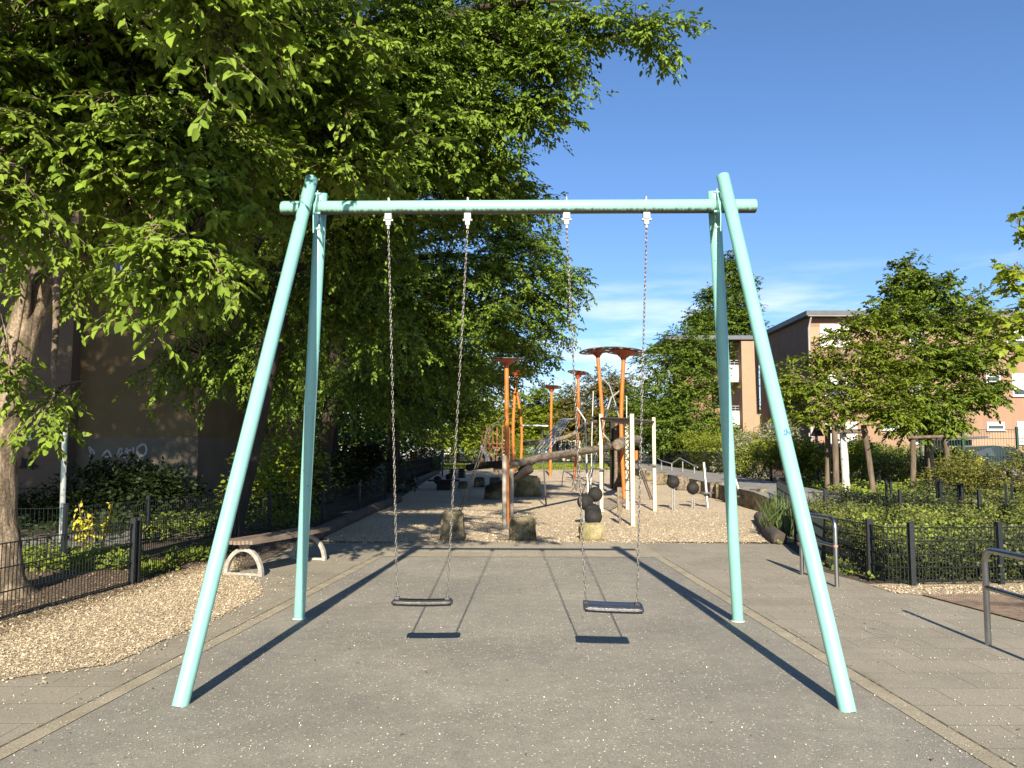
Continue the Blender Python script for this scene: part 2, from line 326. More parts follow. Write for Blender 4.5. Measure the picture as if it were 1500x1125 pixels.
def leaf_obj(name, P, A, N, S, tint, m, parent, tpl=T_FAR, curl=None):
    V, Fs = tpl; n = len(P); k = len(V); fl = len(Fs[0])
    A = nrm(A); W = nrm(np.cross(N, A)); N = np.cross(A, W)
    cu = RNG.uniform(-.6, 3.2, n)[:, None, None]; wd = RNG.uniform(.75, 1.15, n)[:, None, None]
    vs = P[:, None, :]+S[:, None, None]*(V[None, :, 0:1]*A[:, None, :]+wd*V[None, :, 1:2]*W[:, None, :]+cu*V[None, :, 2:3]*N[:, None, :])
    vs = vs.reshape(-1, 3)-np.array(org(parent))
    idx = (np.arange(n)[:, None, None]*k+np.array(Fs)[None]).reshape(-1)
    nf = n*len(Fs); me = bpy.data.meshes.new(name)
    me.vertices.add(n*k); me.vertices.foreach_set('co', vs.astype(np.float32).ravel())
    me.loops.add(len(idx)); me.loops.foreach_set('vertex_index', idx.astype(np.int32))
    me.polygons.add(nf); me.polygons.foreach_set('loop_start', (np.arange(nf)*fl).astype(np.int32))
    try: me.polygons.foreach_set('loop_total', np.full(nf, fl, np.int32))
    except Exception: pass
    me.update(calc_edges=True)
    a = me.attributes.new('tint', 'FLOAT', 'FACE'); a.data.foreach_set('value', np.repeat(np.clip(tint, 0, 1), len(Fs)).astype(np.float32))
    me.materials.append(m)
    o = bpy.data.objects.new(name, me); COL.objects.link(o); o.parent = parent
    return o
DOWN = np.array([0, 0, -1.])
def bough_leaves(P0, D, Ln, nspray, nleaf, spray_len, leaf, droop=.35, flat=.75, jit=.25):
    B = len(P0); rg = RNG
    t = (np.arange(nspray)+.7)/nspray
    t = np.broadcast_to(t, (B, nspray))+rg.uniform(-.04, .04, (B, nspray))
    lat = nrm(np.cross(D, np.array([0, 0, 1.]))+rg.normal(0, .25, (B, 3)))
    base = P0[:, None]+D[:, None]*(Ln[:, None]*t)[..., None]+DOWN*(droop*.6*Ln[:, None]*t*t)[..., None]
    side = np.where(np.arange(nspray) % 2 == 0, 1., -1.)[None, :, None]
    sd = nrm(D[:, None]*.65+side*lat[:, None]*.8+DOWN*droop*.55+rg.normal(0, jit, (B, nspray, 3)))
    sl = spray_len*(1.15-.6*t)*rg.uniform(.7, 1.25, (B, nspray))
    base = base.reshape(-1, 3); sd = sd.reshape(-1, 3); sl = sl.reshape(-1); K = len(base)
    u = (np.arange(nleaf)+.6)/nleaf; u = np.broadcast_to(u, (K, nleaf))
    P = base[:, None]+sd[:, None]*(sl[:, None]*u)[..., None]+DOWN*(droop*.55*sl[:, None]*u*u)[..., None]
    sl2 = nrm(np.cross(sd, np.array([0, 0, 1.]))+rg.normal(0, .2, (K, 3)))
    s2 = np.where(np.arange(nleaf) % 2 == 0, 1., -1.)[None, :, None]
    A = sd[:, None]*.7+s2*sl2[:, None]*.75+DOWN*droop*.9+rg.normal(0, .22, (K, nleaf, 3))
    A[:, -1] = sd+DOWN*droop*.8
    N = np.array([0, 0, 1.])*flat+sd[:, None]*.45+rg.normal(0, .30, (K, nleaf, 3))
    S = leaf*rg.uniform(.5, 1.25, (K, nleaf))
    tint = np.repeat(rg.uniform(0, 1, B), nspray*nleaf)*.45+np.repeat(rg.uniform(0, 1, K), nleaf)*.25+rg.uniform(0, .4, K*nleaf)
    tw = np.stack([base, base+sd*(sl*.5)[:, None]+DOWN*(droop*.14*sl)[:, None], base+sd*(sl*.95)[:, None]+DOWN*(droop*.5*sl)[:, None]], 1)
    return P.reshape(-1, 3), A.reshape(-1, 3), N.reshape(-1, 3), S.reshape(-1), tint, tw
def tubes_np(paths, r0, r1, n=3):
    paths = np.asarray(paths); B, K, _ = paths.shape
    tan = nrm(np.gradient(paths, axis=1)); ref = np.array([.31, .22, .93])
    u = nrm(np.cross(tan, ref)); v = np.cross(tan, u)
    a = 2*np.pi*np.arange(n)/n; rr = np.linspace(0, 1, K)[None, :, None, None]
    r0 = np.broadcast_to(np.asarray(r0, float), (B,))[:, None, None, None]; r1 = np.broadcast_to(np.asarray(r1, float), (B,))[:, None, None, None]
    vs = paths[:, :, None]+(u[:, :, None]*np.cos(a)[None, None, :, None]+v[:, :, None]*np.sin(a)[None, None, :, None])*(r0*(1-rr)+r1*rr)
    i, j = np.meshgrid(np.arange(K-1), np.arange(n), indexing='ij')
    f = np.stack([i*n+j, i*n+(j+1) % n, (i+1)*n+(j+1) % n, (i+1)*n+j], -1).reshape(-1, 4)
    return vs.reshape(-1, 3), (np.arange(B)[:, None, None]*K*n+f[None]).reshape(-1, 4)
def quads_obj(name, vs, fs, m, parent, smooth=True):
    me = bpy.data.meshes.new(name); vs = vs-np.array(org(parent))
    me.vertices.add(len(vs)); me.vertices.foreach_set('co', vs.astype(np.float32).ravel())
    me.loops.add(fs.size); me.loops.foreach_set('vertex_index', fs.astype(np.int32).ravel())
    me.polygons.add(len(fs)); me.polygons.foreach_set('loop_start', (np.arange(len(fs))*4).astype(np.int32))
    me.update(calc_edges=True); me.polygons.foreach_set('use_smooth', np.full(len(fs), smooth))
    me.materials.append(m); o = bpy.data.objects.new(name, me); COL.objects.link(o); o.parent = parent; return o
def smooth_path(pts, n=6):
    pts = [np.array(p, float) for p in pts]; out = []
    for i in range(len(pts)-1):
        p0 = pts[max(i-1, 0)]; p1, p2 = pts[i], pts[i+1]; p3 = pts[min(i+2, len(pts)-1)]
        for k in range(n):
            t = k/n; out.append(.5*((2*p1)+(-p0+p2)*t+(2*p0-5*p1+4*p2-p3)*t*t+(-p0+3*p1-3*p2+p3)*t**3))
    out.append(pts[-1]); return np.array(out)
def plates(lobes, kz=.45, kn=.8):
    return [(c, (r[0], r[1]*1.15, r[2]*kz), max(4, int(n*kn))) for c, r, n in lobes]
def tree(name, label, cat, trunk, radii, lobes, leafm, leaf=.09, blen=1.0, nspray=8, nleaf=8, slen=.45, bark='bark', tpl=T_FAR, group=None, droop=.35, twigs=True, limbs=(), outw=1.0, flat=.75, limbr=.055):
    """trunk: list of points; lobes: (centre, (rx,ry,rz), n boughs)"""
    root = thing(name, label, cat, trunk[0], group)
    tp = smooth_path(trunk, 5); q = np.linspace(0, 1, len(tp)); rr = np.interp(q, np.linspace(0, 1, len(radii)), radii)
    mb = MB(); mb.tube(tp, list(rr), 14)
    for pts, r0, r1 in limbs:
        pp = smooth_path(pts, 5); mb.tube(pp, list(np.linspace(r0, r1, len(pp))), 8)
    P0 = []; D = []; Ls = []; limb_paths = []; limb_r = []; br = []
    allc = np.array([l[0] for l in lobes]); ax = np.array(tp)
    for c, rad, n in lobes:
        c = np.array(c, float); rad = np.array(rad, float)
        # limb from the trunk to the lobe
        zt = min(max(c[2]-np.linalg.norm(c[:2]-ax[-1][:2])*.45-.3, ax[0][2]+.45*(ax[-1][2]-ax[0][2])), ax[-1][2])
        k = int(np.argmin(abs(ax[:, 2]-zt))); s = ax[k]
        mid = s*.5+c*.5+np.array([0, 0, .12*np.linalg.norm(c-s)])
        limb_paths.append(smooth_path([s, mid, c], 4)); limb_r.append(min(rr[k]*.55, limbr*(1+.1*np.linalg.norm(c-s))))
        g = RNG.normal(0, 1, (n, 3)); g = nrm(g)*(RNG.uniform(.12, 1, (n, 1))**.5)
        p = c+g*rad
        d = nrm(g*np.array([1, 1, .55])*outw+nrm(p-s)*.5+RNG.normal(0, .3, (n, 3))+np.array([0, 0, -.05]))
        l = blen*RNG.uniform(.6, 1.2, n)
        P0.append(p-d*l[:, None]*.55); D.append(d); Ls.append(l)
        st = P0[-1]; cc = np.broadcast_to(c, st.shape)
        br.append(np.stack([cc, cc*.45+st*.55+np.array([0, 0, .08]), st, st+d*l[:, None]*.5+DOWN*(.1*droop*l)[:, None], st+d*l[:, None]*.95+DOWN*(.5*droop*l)[:, None]], 1))
    for pp, r in zip(limb_paths, limb_r): mb.tube(pp, list(np.linspace(r, r*.28, len(pp))), 7)
    tr = mb.build('trunk', M[bark], root, wobble=.018, wscale=3.2)
    P0 = np.concatenate(P0); D = np.concatenate(D); Ls = np.concatenate(Ls)
    P, A, N, S, ti, tw = bough_leaves(P0, D, Ls, nspray, nleaf, slen, leaf, droop, flat)
    cr = leaf_obj('crown', P, A, N, S, ti, M[leafm], root, tpl)
    if twigs:
        v1, f1 = tubes_np(np.concatenate(br), limbr*.30, .0035, 3)
        vs, fs = v1, f1
        if twigs == 2:
            v2, f2 = tubes_np(tw, .004, .002, 3); fs = np.concatenate([f1, f2+len(v1)]); vs = np.concatenate([v1, v2])
        b = quads_obj('branches', vs, fs, M[bark], root); tag(b, kind='stuff')
    return root
def shrub(name, label, cat, c, rad, n, leaf, m, group=None, tpl=T_FAR, lumps=7, nl=12, stems=True, upright=0, blen=.4):
    """rounded leafy mass standing on the ground: lumps of short leafy twigs"""
    c = np.array(c, float); rad = np.array(rad, float)
    base = Vector((c[0], c[1], c[2]-rad[2])); root = thing(name, label, cat, base, group)
    lc = []
    for i in range(lumps):
        g = nrm(RNG.normal(0, 1, 3))*RNG.uniform(.3, .8); lc.append(c+g*rad)
    lc = np.array(lc); k = RNG.integers(0, lumps, n); g = nrm(RNG.normal(0, 1, (n, 3)))*RNG.uniform(.2, 1, (n, 1))**.5
    p = lc[k]+g*rad*RNG.uniform(.42, .62)
    out = nrm((p-c)/rad+RNG.normal(0, .3, (n, 3))+np.array([0, 0, .25+upright]))
    p[:, 2] = np.maximum(p[:, 2], base.z+.05)
    P, A, N, S, ti, tw = bough_leaves(p, out, np.full(n, blen), 3, max(3, nl//3), blen*.6, leaf, .12, .5, .35)
    leaf_obj('foliage', P, A, N, S, ti, M[m], root, tpl)
    if stems:
        mb = MB()
        for i in range(9):
            e = lc[i % lumps]; b = np.array(base)+np.array([random.uniform(-.25, .25)*rad[0], random.uniform(-.25, .25)*rad[1], -.02])
            mb.tube([b, b*.4+e*.6+np.array([0, 0, .05]), e], [.018, .012, .006], 5)
        mb.build('stem', M['bark_dark'], root)
    return root
def hedge(name, label, x0, x1, y0, y1, z0, h, n, leaf, m, group=None, wav=.12):
    root = thing(name, label, 'hedge', ((x0+x1)/2, (y0+y1)/2, z0), group)
    x = RNG.uniform(x0, x1, n); y = RNG.uniform(y0, y1, n); z = z0+.05+RNG.uniform(0, 1, n)**.7*h
    top = 1+wav*np.array([noise.noise(Vector((a*.9, b*.9, 3.1)))*2 for a, b in zip(x, y)]); z = z0+(z-z0)*top
    p = np.stack([x, y, z], 1); c = np.array([(x0+x1)/2, (y0+y1)/2, z0+h*.5])
    out = nrm(np.stack([(x-c[0])/(x1-x0)*.8, (y-c[1])/(y1-y0), (z-z0-h*.35)/h], 1)+RNG.normal(0, .35, (n, 3)))
    P, A, N, S, ti, tw = bough_leaves(p, out, np.full(n, leaf*4), 2, 4, leaf*3, leaf, .1, .5, .35)
    leaf_obj('foliage', P, A, N, S, ti, M[m], root)
    mb = MB()
    for i in range(max(4, int((x1-x0)/.8))):
        xx = x0+(i+.5)*(x1-x0)/max(4, int((x1-x0)/.8)); mb.tube([(xx, c[1], z0-.02), (xx+.1, c[1], z0+h*.7)], [.03, .012], 5)
    mb.build('stem', M['bark_dark'], root); return root
def inside(px_, py_, poly):
    c = np.zeros(len(px_), bool); n = len(poly)
    for i in range(n):
        x1, y1 = poly[i]; x2, y2 = poly[(i+1) % n]
        c ^= ((y1 > py_) != (y2 > py_)) & (px_ < (x2-x1)*(py_-y1)/(y2-y1+1e-12)+x1)
    return c
def nz2(x, y, s, o=0): return np.array([noise.noise(Vector((a*s, b_*s, o))) for a, b_ in zip(x, y)])
# ------------------------------------------------------------------ ground
def sheet(name, pts, m, z, kind='structure'):
    """polygon sheet on the terrain, split at the slope line y=20"""
    def clip(poly, lo):
        out = []
        for i in range(len(poly)):
            a, b = poly[i], poly[(i+1) % len(poly)]
            ia = (a[1] >= 20) == lo or a[1] == 20; ib = (b[1] >= 20) == lo or b[1] == 20
            if ia: out.append(a)
            if ia != ib: t = (20-a[1])/(b[1]-a[1]); out.append((a[0]+(b[0]-a[0])*t, 20))
        return out
    mb = MB()
    for lo in (False, True):
        q = clip([(p[0], p[1]) for p in pts], lo)
        if len(q) > 2: mb.poly([(x, y, gz(x, y)+z) for x, y in q])
    o = mb.build(name, M[m]); return tag(o, kind=kind)
mb = MB()
ys = [-40, 0, 20, 80, 400, 1500]; xs = [-900, -60, 60, 900]
vs = [(x, y, gz(x, y)-.012) for y in ys for x in xs]
mb.add(vs, [(j*4+i, j*4+i+1, (j+1)*4+i+1, (j+1)*4+i) for j in range(5) for i in range(3)])
tag(mb.build('ground', M['soil']), kind='structure')
g2 = lambda px, py: (gp(px, py).x, gp(px, py).y)
Yb = gp(760, 816).y; Yg = gp(760, 794).y
aL0, aL1 = gp(-20, 1125), gp(556, 818); aR0, aR1 = gp(1452, 1125), gp(958, 816)
def ext(a, b, y): t = (y-a.y)/(b.y-a.y); return (a.x+(b.x-a.x)*t, y)
AL0, AL1, AR0, AR1 = ext(aL0, aL1, -3), ext(aL0, aL1, Yb), ext(aR0, aR1, -3), ext(aR0, aR1, Yb)
sheet('court_surface', [AL0, AR0, AR1, AL1], 'asphalt', .000)
ew = .115
sheet('edging_stones', [(AL0[0]-ew, -3), AL0, AL1, AR1, AR0, (AR0[0]+ew, -3), (AR1[0]+ew, Yb+.10), (AL1[0]-ew, Yb+.10)], 'edging', .004)
sheet('pavement_band', [(AL1[0]-ew-.0, Yb+.10), (AR1[0]+ew, Yb+.10), (AR1[0]+ew, Yg), (AL1[0]-ew, Yg)], 'bandpaver', .004)
chip_b = [(-60, 1010), (0, 997), (90, 984), (167, 973), (230, 943), (277, 923), (333, 897), (385, 870), (372, 850), (340, 843)]
sheet('pavement', [(-9, -3), (AL0[0]-ew, -3), (AL1[0]-ew, Yb+.1), (AL1[0]-ew, Yg), g2(440, 796), g2(340, 843), g2(120, 930), g2(-60, 990), (-9, 4.5)], 'paver', .000)
sheet('side_pavement', [(AR0[0]+ew, -3), (9, -3), (9, 6.9), g2(1500, 880), g2(1310, 866), g2(1200, 836), g2(1150, 797), (AR1[0]+ew, Yg), (AR1[0]+ew, Yb+.1)], 'paver', .000)
sheet('wood_chip_ground', [g2(*p) for p in chip_b]+[g2(345, 815), g2(196, 858), g2(0, 910), g2(-200, 960)], 'chips', .008)
for sg, A_, B_ in ((-1, AL0, AL1), (1, AR0, AR1)):
    q = [(A_[0]+sg*ew, A_[1]), (B_[0]+sg*ew, B_[1]), (B_[0]+sg*(ew+.016), B_[1]), (A_[0]+sg*(ew+.016), A_[1])]
    sheet('edging_joint', q if sg > 0 else q[::-1], 'joint', .0045)
# playground gravel
gl = [(440, 795), (465, 788), (564, 737), (584, 731), (648, 689)]
grp = [g2(*p) for p in gl]
gr = [(6.8, 44), (6.6, 30), (6.25, 20), (5.55, 15.2), (5.2, Yg)]
sheet('play_gravel', [(AL1[0]-.9, Yg)]+grp[1:]+[(grp[-1][0], 56), (7.2, 56)]+gr, 'gravel', .004)
sheet('lawn', [(-14, 56), (14, 56), (16, 80), (-20, 80)], 'grass', .004)
sheet('left_path', [g2(-60, 808), g2(80, 806), g2(330, 782), g2(330, 768), g2(60, 786), g2(-60, 786)], 'path', -.004)
sheet('woodland_path', [(-16, 23), (-6.6, 23), (-6.2, 26), (-7, 40), (-9, 40), (-8.6, 27), (-16, 26)], 'path', .002)
sheet('mulch_bed', [g2(-60, 925), g2(0, 905), g2(196, 857), g2(196, 835), g2(-60, 835)], 'mulch', -.002)
sheet('gravel_strip', [g2(1270, 856), g2(1300, 866), g2(1350, 873), g2(1420, 876), g2(1560, 880), g2(1560, 848)], 'chips', .004)
# raised path on the right, behind the stone blocks
mb = MB(); pr = [(7.0, 60), (6.85, 44), (6.6, 30), (6.3, 21.5), (6.35, 19)]; pl = [(9.6, 60), (9.3, 44), (9.0, 30), (8.3, 21), (7.6, 19)]
n = len(pr); hz = [.40, .40, .45, .48, .30]
vs = [(x, y, gz(x, y)+h) for (x, y), h in zip(pr, hz)]+[(x, y, gz(x, y)+h) for (x, y), h in zip(pl, hz)]+[(x, y, gz(x, y)-.1) for x, y in pr]
mb.add(vs, [(i, i+1, n+i+1, n+i) for i in range(n-1)])
tag(mb.build('raised_path', M['path']), kind='structure')
mb = MB(); mb.add(vs, [(i+1, i, 2*n+i, 2*n+i+1) for i in range(n-1)]+[(0, n, n, 2*n)][:0]); tag(mb.build('path_bank', M['stone']), kind='structure')
# ------------------------------------------------------------------ swing frame
SC = dict(cx=.0152, cy=6.2158, yaw=-.0209, H=3.3983, La=-1.8169, Lb=1.8631, ja=-1.5538, jb=1.5858, fl=-1.9616, fr=1.98, df=1.2392, db=1.2963)
def W(x, y, z):
    c, s = math.cos(SC['yaw']), math.sin(SC['yaw']); return Vector((SC['cx']+x*c-y*s, SC['cy']+x*s+y*c, z))
H = SC['H']; PR, LR = .054, .049
swing = thing('playground_swing_set', 'mint green tubular swing frame with two A-shaped ends on grey court', 'swing frame', W(0, 0, 0))
mb = MB(); mb.tube([W(SC['La'], 0, H), W(SC['La']+.006, 0, H), W(SC['Lb']-.006, 0, H), W(SC['Lb'], 0, H)], [PR-.008, PR, PR, PR-.008], 28)
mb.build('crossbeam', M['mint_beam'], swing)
for sx_, jx, fx in ((-1, SC['ja'], SC['fl']), (1, SC['jb'], SC['fr'])):
    for fy, jy, ztop, dx in ((-SC['df'], -.105, 3.63, -sx_*-.045), (SC['db'], .105, 3.54, -sx_*.015)):
        a = Vector((fx, fy, -.01)); b = Vector((jx+dx, jy, H)); d = (b-a)/(b.z-a.z); top = a+d*(ztop-a.z)
        mb = MB(); A_ = W(*a); T_ = W(*top); dn = (T_-A_).normalized()
        mb.tube([A_, T_-dn*.006, T_], [LR, LR, LR-.008], 28)
        lg = mb.build('leg', M['mint'], swing)
        if fy > 0:
            mb = MB(); mb.lathe(W(fx, fy, 0), [(LR+.002, .012), (LR+.012, .010), (LR+.016, .004)], 24); mb.build('foot_collar', M['hanger'], lg)
    mb = MB()
    c = W(jx, 0, H-.045)
    for sy in (-1, 1):
        rot = Matrix.Rotation(SC['yaw'], 3, 'Z')
        q = [W(jx-.012*0+sx_*-.03, sy*.06, H+.12), W(jx-sx_*.03, sy*.02, H+.06), W(jx-sx_*.03, sy*.02, H-.10), W(jx-sx_*.03, sy*.16, H-.24), W(jx-sx_*.03, sy*.17, H-.10)]
        s2 = [p+Vector((-sx_*.008, 0, 0)) for p in q]; k = len(q)
        mb.add(q+s2, [tuple(range(k)), tuple(range(2*k-1, k-1, -1))]+[(i, (i+1) % k, k+(i+1) % k, k+i) for i in range(k)])
    mb.tube([W(jx-.01, 0, H), W(jx+.01, 0, H)], PR+.01, 24)
    for dz in (.09, -.06, -.19):
        mb.tube([W(jx-sx_*.02, -.05-abs(dz)*.2, H+dz), W(jx-sx_*.06, -.05-abs(dz)*.2, H+dz)], .011, 6)
    mb.build('bracket', M['mint'], swing)
# blue marker scribble on the front right leg stays a part of the frame
a = W(SC['fr'], -SC['df'], 0); b = W(SC['jb']+.045, -.105, H)
mb = MB()
t = .472; c = a.lerp(b, t); ax = (b-a).normalized(); fr = Vector((0, -1, 0)); fr = (fr-ax*fr.dot(ax)).normalized(); sd = ax.cross(fr)
for u, v, du, dv in ((-.3, 0, .5, .012), (.1, .012, .25, .03), (.45, .006, .15, .02), (-.15, .02, .12, .02)):
    pts = []
    for ang, vv in ((u, v), (u+du, v), (u+du, v+dv), (u, v+dv)):
        pts.append(c+ax*vv+(fr*math.cos(ang)+sd*math.sin(ang))*(LR+.0015))
    mb.add(pts, [(0, 1, 2, 3)])
mb.build('marker_scribble', M['bluemark'], swing)
# hangers and swings
def link_mesh(mb, c, ax, side, L_=.021, Wd=.0105, r=.0033):
    nrm_ = ax.cross(side); pts = []; nn = 12
    for i in range(nn):
        a = 2*math.pi*i/nn; x = math.cos(a); y = math.sin(a)
        pts.append(c+side*(Wd-r)*x+ax*((L_-r)*(abs(y)**.75)*(1 if y >= 0 else -1)))
    k = 5; vs = []
    for i in range(nn):
        t = (pts[(i+1) % nn]-pts[i-1]).normalized(); u = nrm_; v = t.cross(u)
        vs += [pts[i]+(u*math.cos(2*math.pi*j/k)+v*math.sin(2*math.pi*j/k))*r for j in range(k)]
    mb.add(vs, [(i*k+j, i*k+(j+1) % k, ((i+1) % nn)*k+(j+1) % k, ((i+1) % nn)*k+j) for i in range(nn) for j in range(k)], True)
def swing_seat(label, tops, ends, seat_c, wid, dep, roll, pitch, yaw, m, sag):
    root = thing('hanging_swing', label, 'swing', seat_c, 'swings hanging from the frame')
    for tpx, (ex, ey) in zip(tops, ends):
        X = (tpx-750)/F*6.2*1.022
        # find x on beam whose image column is tpx
        xb = 0
        for _ in range(30):
            P = W(xb, 0, H-.1); dd = P-Vector((0, 0, CH)); xp = 750+F*dd.dot(rt)/dd.dot(fw); xb += (tpx-xp)/F*6.2
        mb = MB(); yw = Matrix.Rotation(SC['yaw'], 3, 'Z'); P = W(xb, 0, H)
        mb.tube([P+Vector((0, 0, PR-.004)), P+Vector((0, 0, PR+.022))], .011, 8)
        mb.build('hanger_bolt', M['galv'], swing)
        mb = MB()
        mb.box(P+Vector((0, 0, -PR-.020)), (.052, .05, .046), yw, .004); mb.box(P+Vector((0, 0, -PR-.048)), (.072, .03, .011), yw)
        mb.box(P+Vector((0, 0, -PR-.070)), (.036, .034, .036), yw, .004); mb.tube([P+Vector((0, 0, -PR-.085)), P+Vector((0, 0, -PR-.115))], .011, 8)
        mb.build('hanger', M['hanger'], swing)
        top = P+Vector((0, 0, -PR-.11)); rot = Matrix.Rotation(yaw, 3, 'Z')@Matrix.Rotation(roll, 3, 'Y')@Matrix.Rotation(pitch, 3, 'X')
        end = Vector(seat_c)+rot@Vector((ex, ey, .035))
        mb = MB(); pts = [top.lerp(end, q/40)+Vector((0, .012*math.sin(math.pi*q/40), 0)) for q in range(41)]
        ln = (end-top).length; nl = int(ln/.0345); s0 = Vector((.8, .6, 0)); 
        for q in range(nl+1):
            f = q/nl*40; i = min(int(f), 39); c = pts[i].lerp(pts[i+1], f-i); ax = (pts[i+1]-pts[i]).normalized()
            tw = .5+.25*math.sin(q*.13); s_ = Vector((math.cos(tw), math.sin(tw), 0)) if q % 2 else Vector((-math.sin(tw), math.cos(tw), 0))
            s_ = (s_-ax*s_.dot(ax)).normalized(); link_mesh(mb, c, ax, s_)
        mb.build('chain', M['chain'], root)
        mb = MB(); mb.box(end+Vector((0, 0, -.018)), (.036, .05, .036), rot, .008); mb.build('chain_clamp', M['rubber'], root)
    rot = Matrix.Rotation(yaw, 3, 'Z')@Matrix.Rotation(roll, 3, 'Y')@Matrix.Rotation(pitch, 3, 'X')
    bm = bmesh.new(); bmesh.ops.create_cube(bm, size=1); bmesh.ops.scale(bm, vec=(wid, dep, .036), verts=bm.verts)
    bmesh.ops.subdivide_edges(bm, edges=[e for e in bm.edges if abs((e.verts[0].co-e.verts[1].co).x) > .1], cuts=10)
    bmesh.ops.bevel(bm, geom=[e for e in bm.edges if len(e.link_faces) == 2 and e.calc_face_angle(0) > .5], offset=.011, segments=3, affect='EDGES')
    for v in bm.verts: v.co.z -= sag*(1-(2*v.co.x/wid)**2)
    mb = MB(); mb.add([Vector(seat_c)+rot@v.co for v in bm.verts], [[v.index for v in f.verts] for f in bm.faces], True); bm.free()
    so = mb.build('seat', m, root)
    mb = MB(); pts = [Vector(seat_c)+rot@Vector((wid*(k/12-.5)*.93, -dep/2-.0005, .009-sag*(1-(2*(k/12-.5)*.93)**2))) for k in range(13)]
    mb.tube(pts, .0035, 6); mb.build('seat_rim', M['rubber_rim'], so)
    return root
M['rubber_rim'] = mat('worn_rubber_rim', (.20, .19, .17), (.10, .095, .09), 20, .5)
sl = at(619, 881.5, 6.08); sr = at(898, 889, 5.95)
swing_seat('slim black swing seat on two chains, nearer the bench', (569, 685), ((-.185, 0), (.178, 0)), sl, .44, .17, R(.4), R(-2.5), R(2), M['rubber'], .006)
swing_seat('bluish black swing seat with a visible flat top, nearer the steel hoops', (830, 947), ((-.195, .01), (.17, .01)), sr, .425, .175, R(1.5), R(7), R(-3), M['rubber_blue'], .004)
# ------------------------------------------------------------------ fences
def mesh_fence(label, pts, h, posts=None, group='low wire mesh fences', pitch=.05, wire=.0032, post=.06, m='dark_wire', pm='black_iron', rows=4, name='wire_fence', pscale=1.06, twin=False, zoff=0):
    pts = [Vector(p) for p in pts]; root = thing(name, label, 'fence', pts[0], group)
    for a, b in zip(pts[:-1], pts[1:]):
        d = b-a; ln = d.length; u = d/ln; k = max(2, int(ln/pitch)); q = np.arange(k+1)/k
        A = np.array(a)+np.outer(q, np.array(d)); 
        paths = np.stack([A+np.array([0, 0, .03]), A+np.array([0, 0, h])], 1)
        v1, f1 = tubes_np(paths, wire, wire, 4)
        z = np.linspace(.05, h-.01, rows); 
        hp = np.stack([np.array(a)[None]+np.stack([np.zeros(rows), np.zeros(rows), z], 1), np.array(b)[None]+np.stack([np.zeros(rows), np.zeros(rows), z], 1)], 1)
        off = np.array([-u.y, u.x, 0])*.008
        v2, f2 = tubes_np(np.concatenate([hp+off, hp-off]), wire*1.25, wire*1.25, 4)
        quads_obj('mesh_panel', np.concatenate([v1, v2]), np.concatenate([f1, f2+len(v1)]), M[m], root, False)
    for i, p in enumerate(pts):
        if posts is not None and i not in posts: continue
        d = (pts[min(i+1, len(pts)-1)]-pts[max(i-1, 0)]).normalized(); rot = Matrix.Rotation(math.atan2(d.y, d.x), 3, 'Z')
        mb = MB()
        for sgn in ((-1, 1) if twin else (0,)):
            mb.box(p+d*.055*sgn+Vector((0, 0, h*pscale/2)), (post*.75, post, h*pscale), rot, .004)
            mb.box(p+d*.055*sgn+Vector((0, 0, h*pscale+.006)), (post*.8, post*1.06, .012), rot)
        mb.build('fence_post', M[pm], root)
    return root
G = lambda px, py: gp(px, py)
mesh_fence('low dark wire mesh fence between the wood chips and the leaning tree', [G(-90, 938), G(196, 857), G(343, 808)], .70, twin=True, rows=4, wire=.004)
mesh_fence('low dark wire mesh fence running beside the log edging behind the bench', [G(345, 806), G(394, 783), G(472, 772), G(526, 752), G(564, 736)], .72, pitch=.06)
mesh_fence('low dark mesh fence at the far shaded side of the gravel', [G(566, 716), G(610, 702), G(628, 695), G(645, 688)], .95, pitch=.09, wire=.005)
mesh_fence('low dark mesh fence standing behind the sticker covered pole across the path', [G(-60, 824), G(93, 819), G(215, 795), G(335, 778)], .72, pitch=.055)
mesh_fence('low shaded mesh fence in front of the graffiti wall bushes', [G(-40, 770), G(100, 768), G(205, 762), G(289, 745), G(345, 738)], .75, pitch=.07, wire=.004)
mesh_fence('low mesh fence round the near corner of the green plant bed', [G(1167, 795), G(1210, 829), G(1276, 849), G(1297, 856), G(1337, 858), G(1466, 856), G(1620, 851)], .66, posts=(0, 2, 4, 5), twin=False, post=.075, pitch=.040, wire=.0050, rows=5)
mesh_fence('low mesh fence crossing the plant bed just beyond the steel hoop', [at(1186, 773, 15.5), at(1210, 773, 15.5), at(1320, 773, 15.5), at(1436, 773, 15.5)], .66, posts=(1, 2, 3), pitch=.07, wire=.004)
mesh_fence('dark mesh fence between the staked trees and the olive shrubs', [at(1303, 752, 20), at(1377, 754, 20), at(1409, 766, 18), at(1480, 768, 17.5), at(1580, 776, 16.5)], .80, posts=(0, 1, 2, 3, 4), pitch=.07, wire=.004, twin=True)
mesh_fence('short dark fence panel beside the long leafed plants and the logs', [at(1166, 793, 14.2), at(1160, 760, 17), at(1140, 742, 20.5)], .68, pitch=.06, wire=.004)
mesh_fence('dark mesh fence along the raised path under the hedges on the building side', [(9.9, 58, gz(0, 58)+.40), (9.75, 52, .72), (9.65, 46, .66), (9.5, 40, .60), (9.35, 35, .6), (9.6, 30.5, .42), tuple(at(1200, 728, 29)), tuple(at(1290, 735, 27))], .95, pitch=.07, wire=.006)
mesh_fence('tall green mesh fence standing in front of the terracotta facade', [at(1350, 684, 34), at(1412, 684, 34), at(1492, 684, 34), at(1580, 684, 34)], 1.55, pitch=.11, wire=.008, m='green_metal', pm='green_metal', post=.11, rows=5)
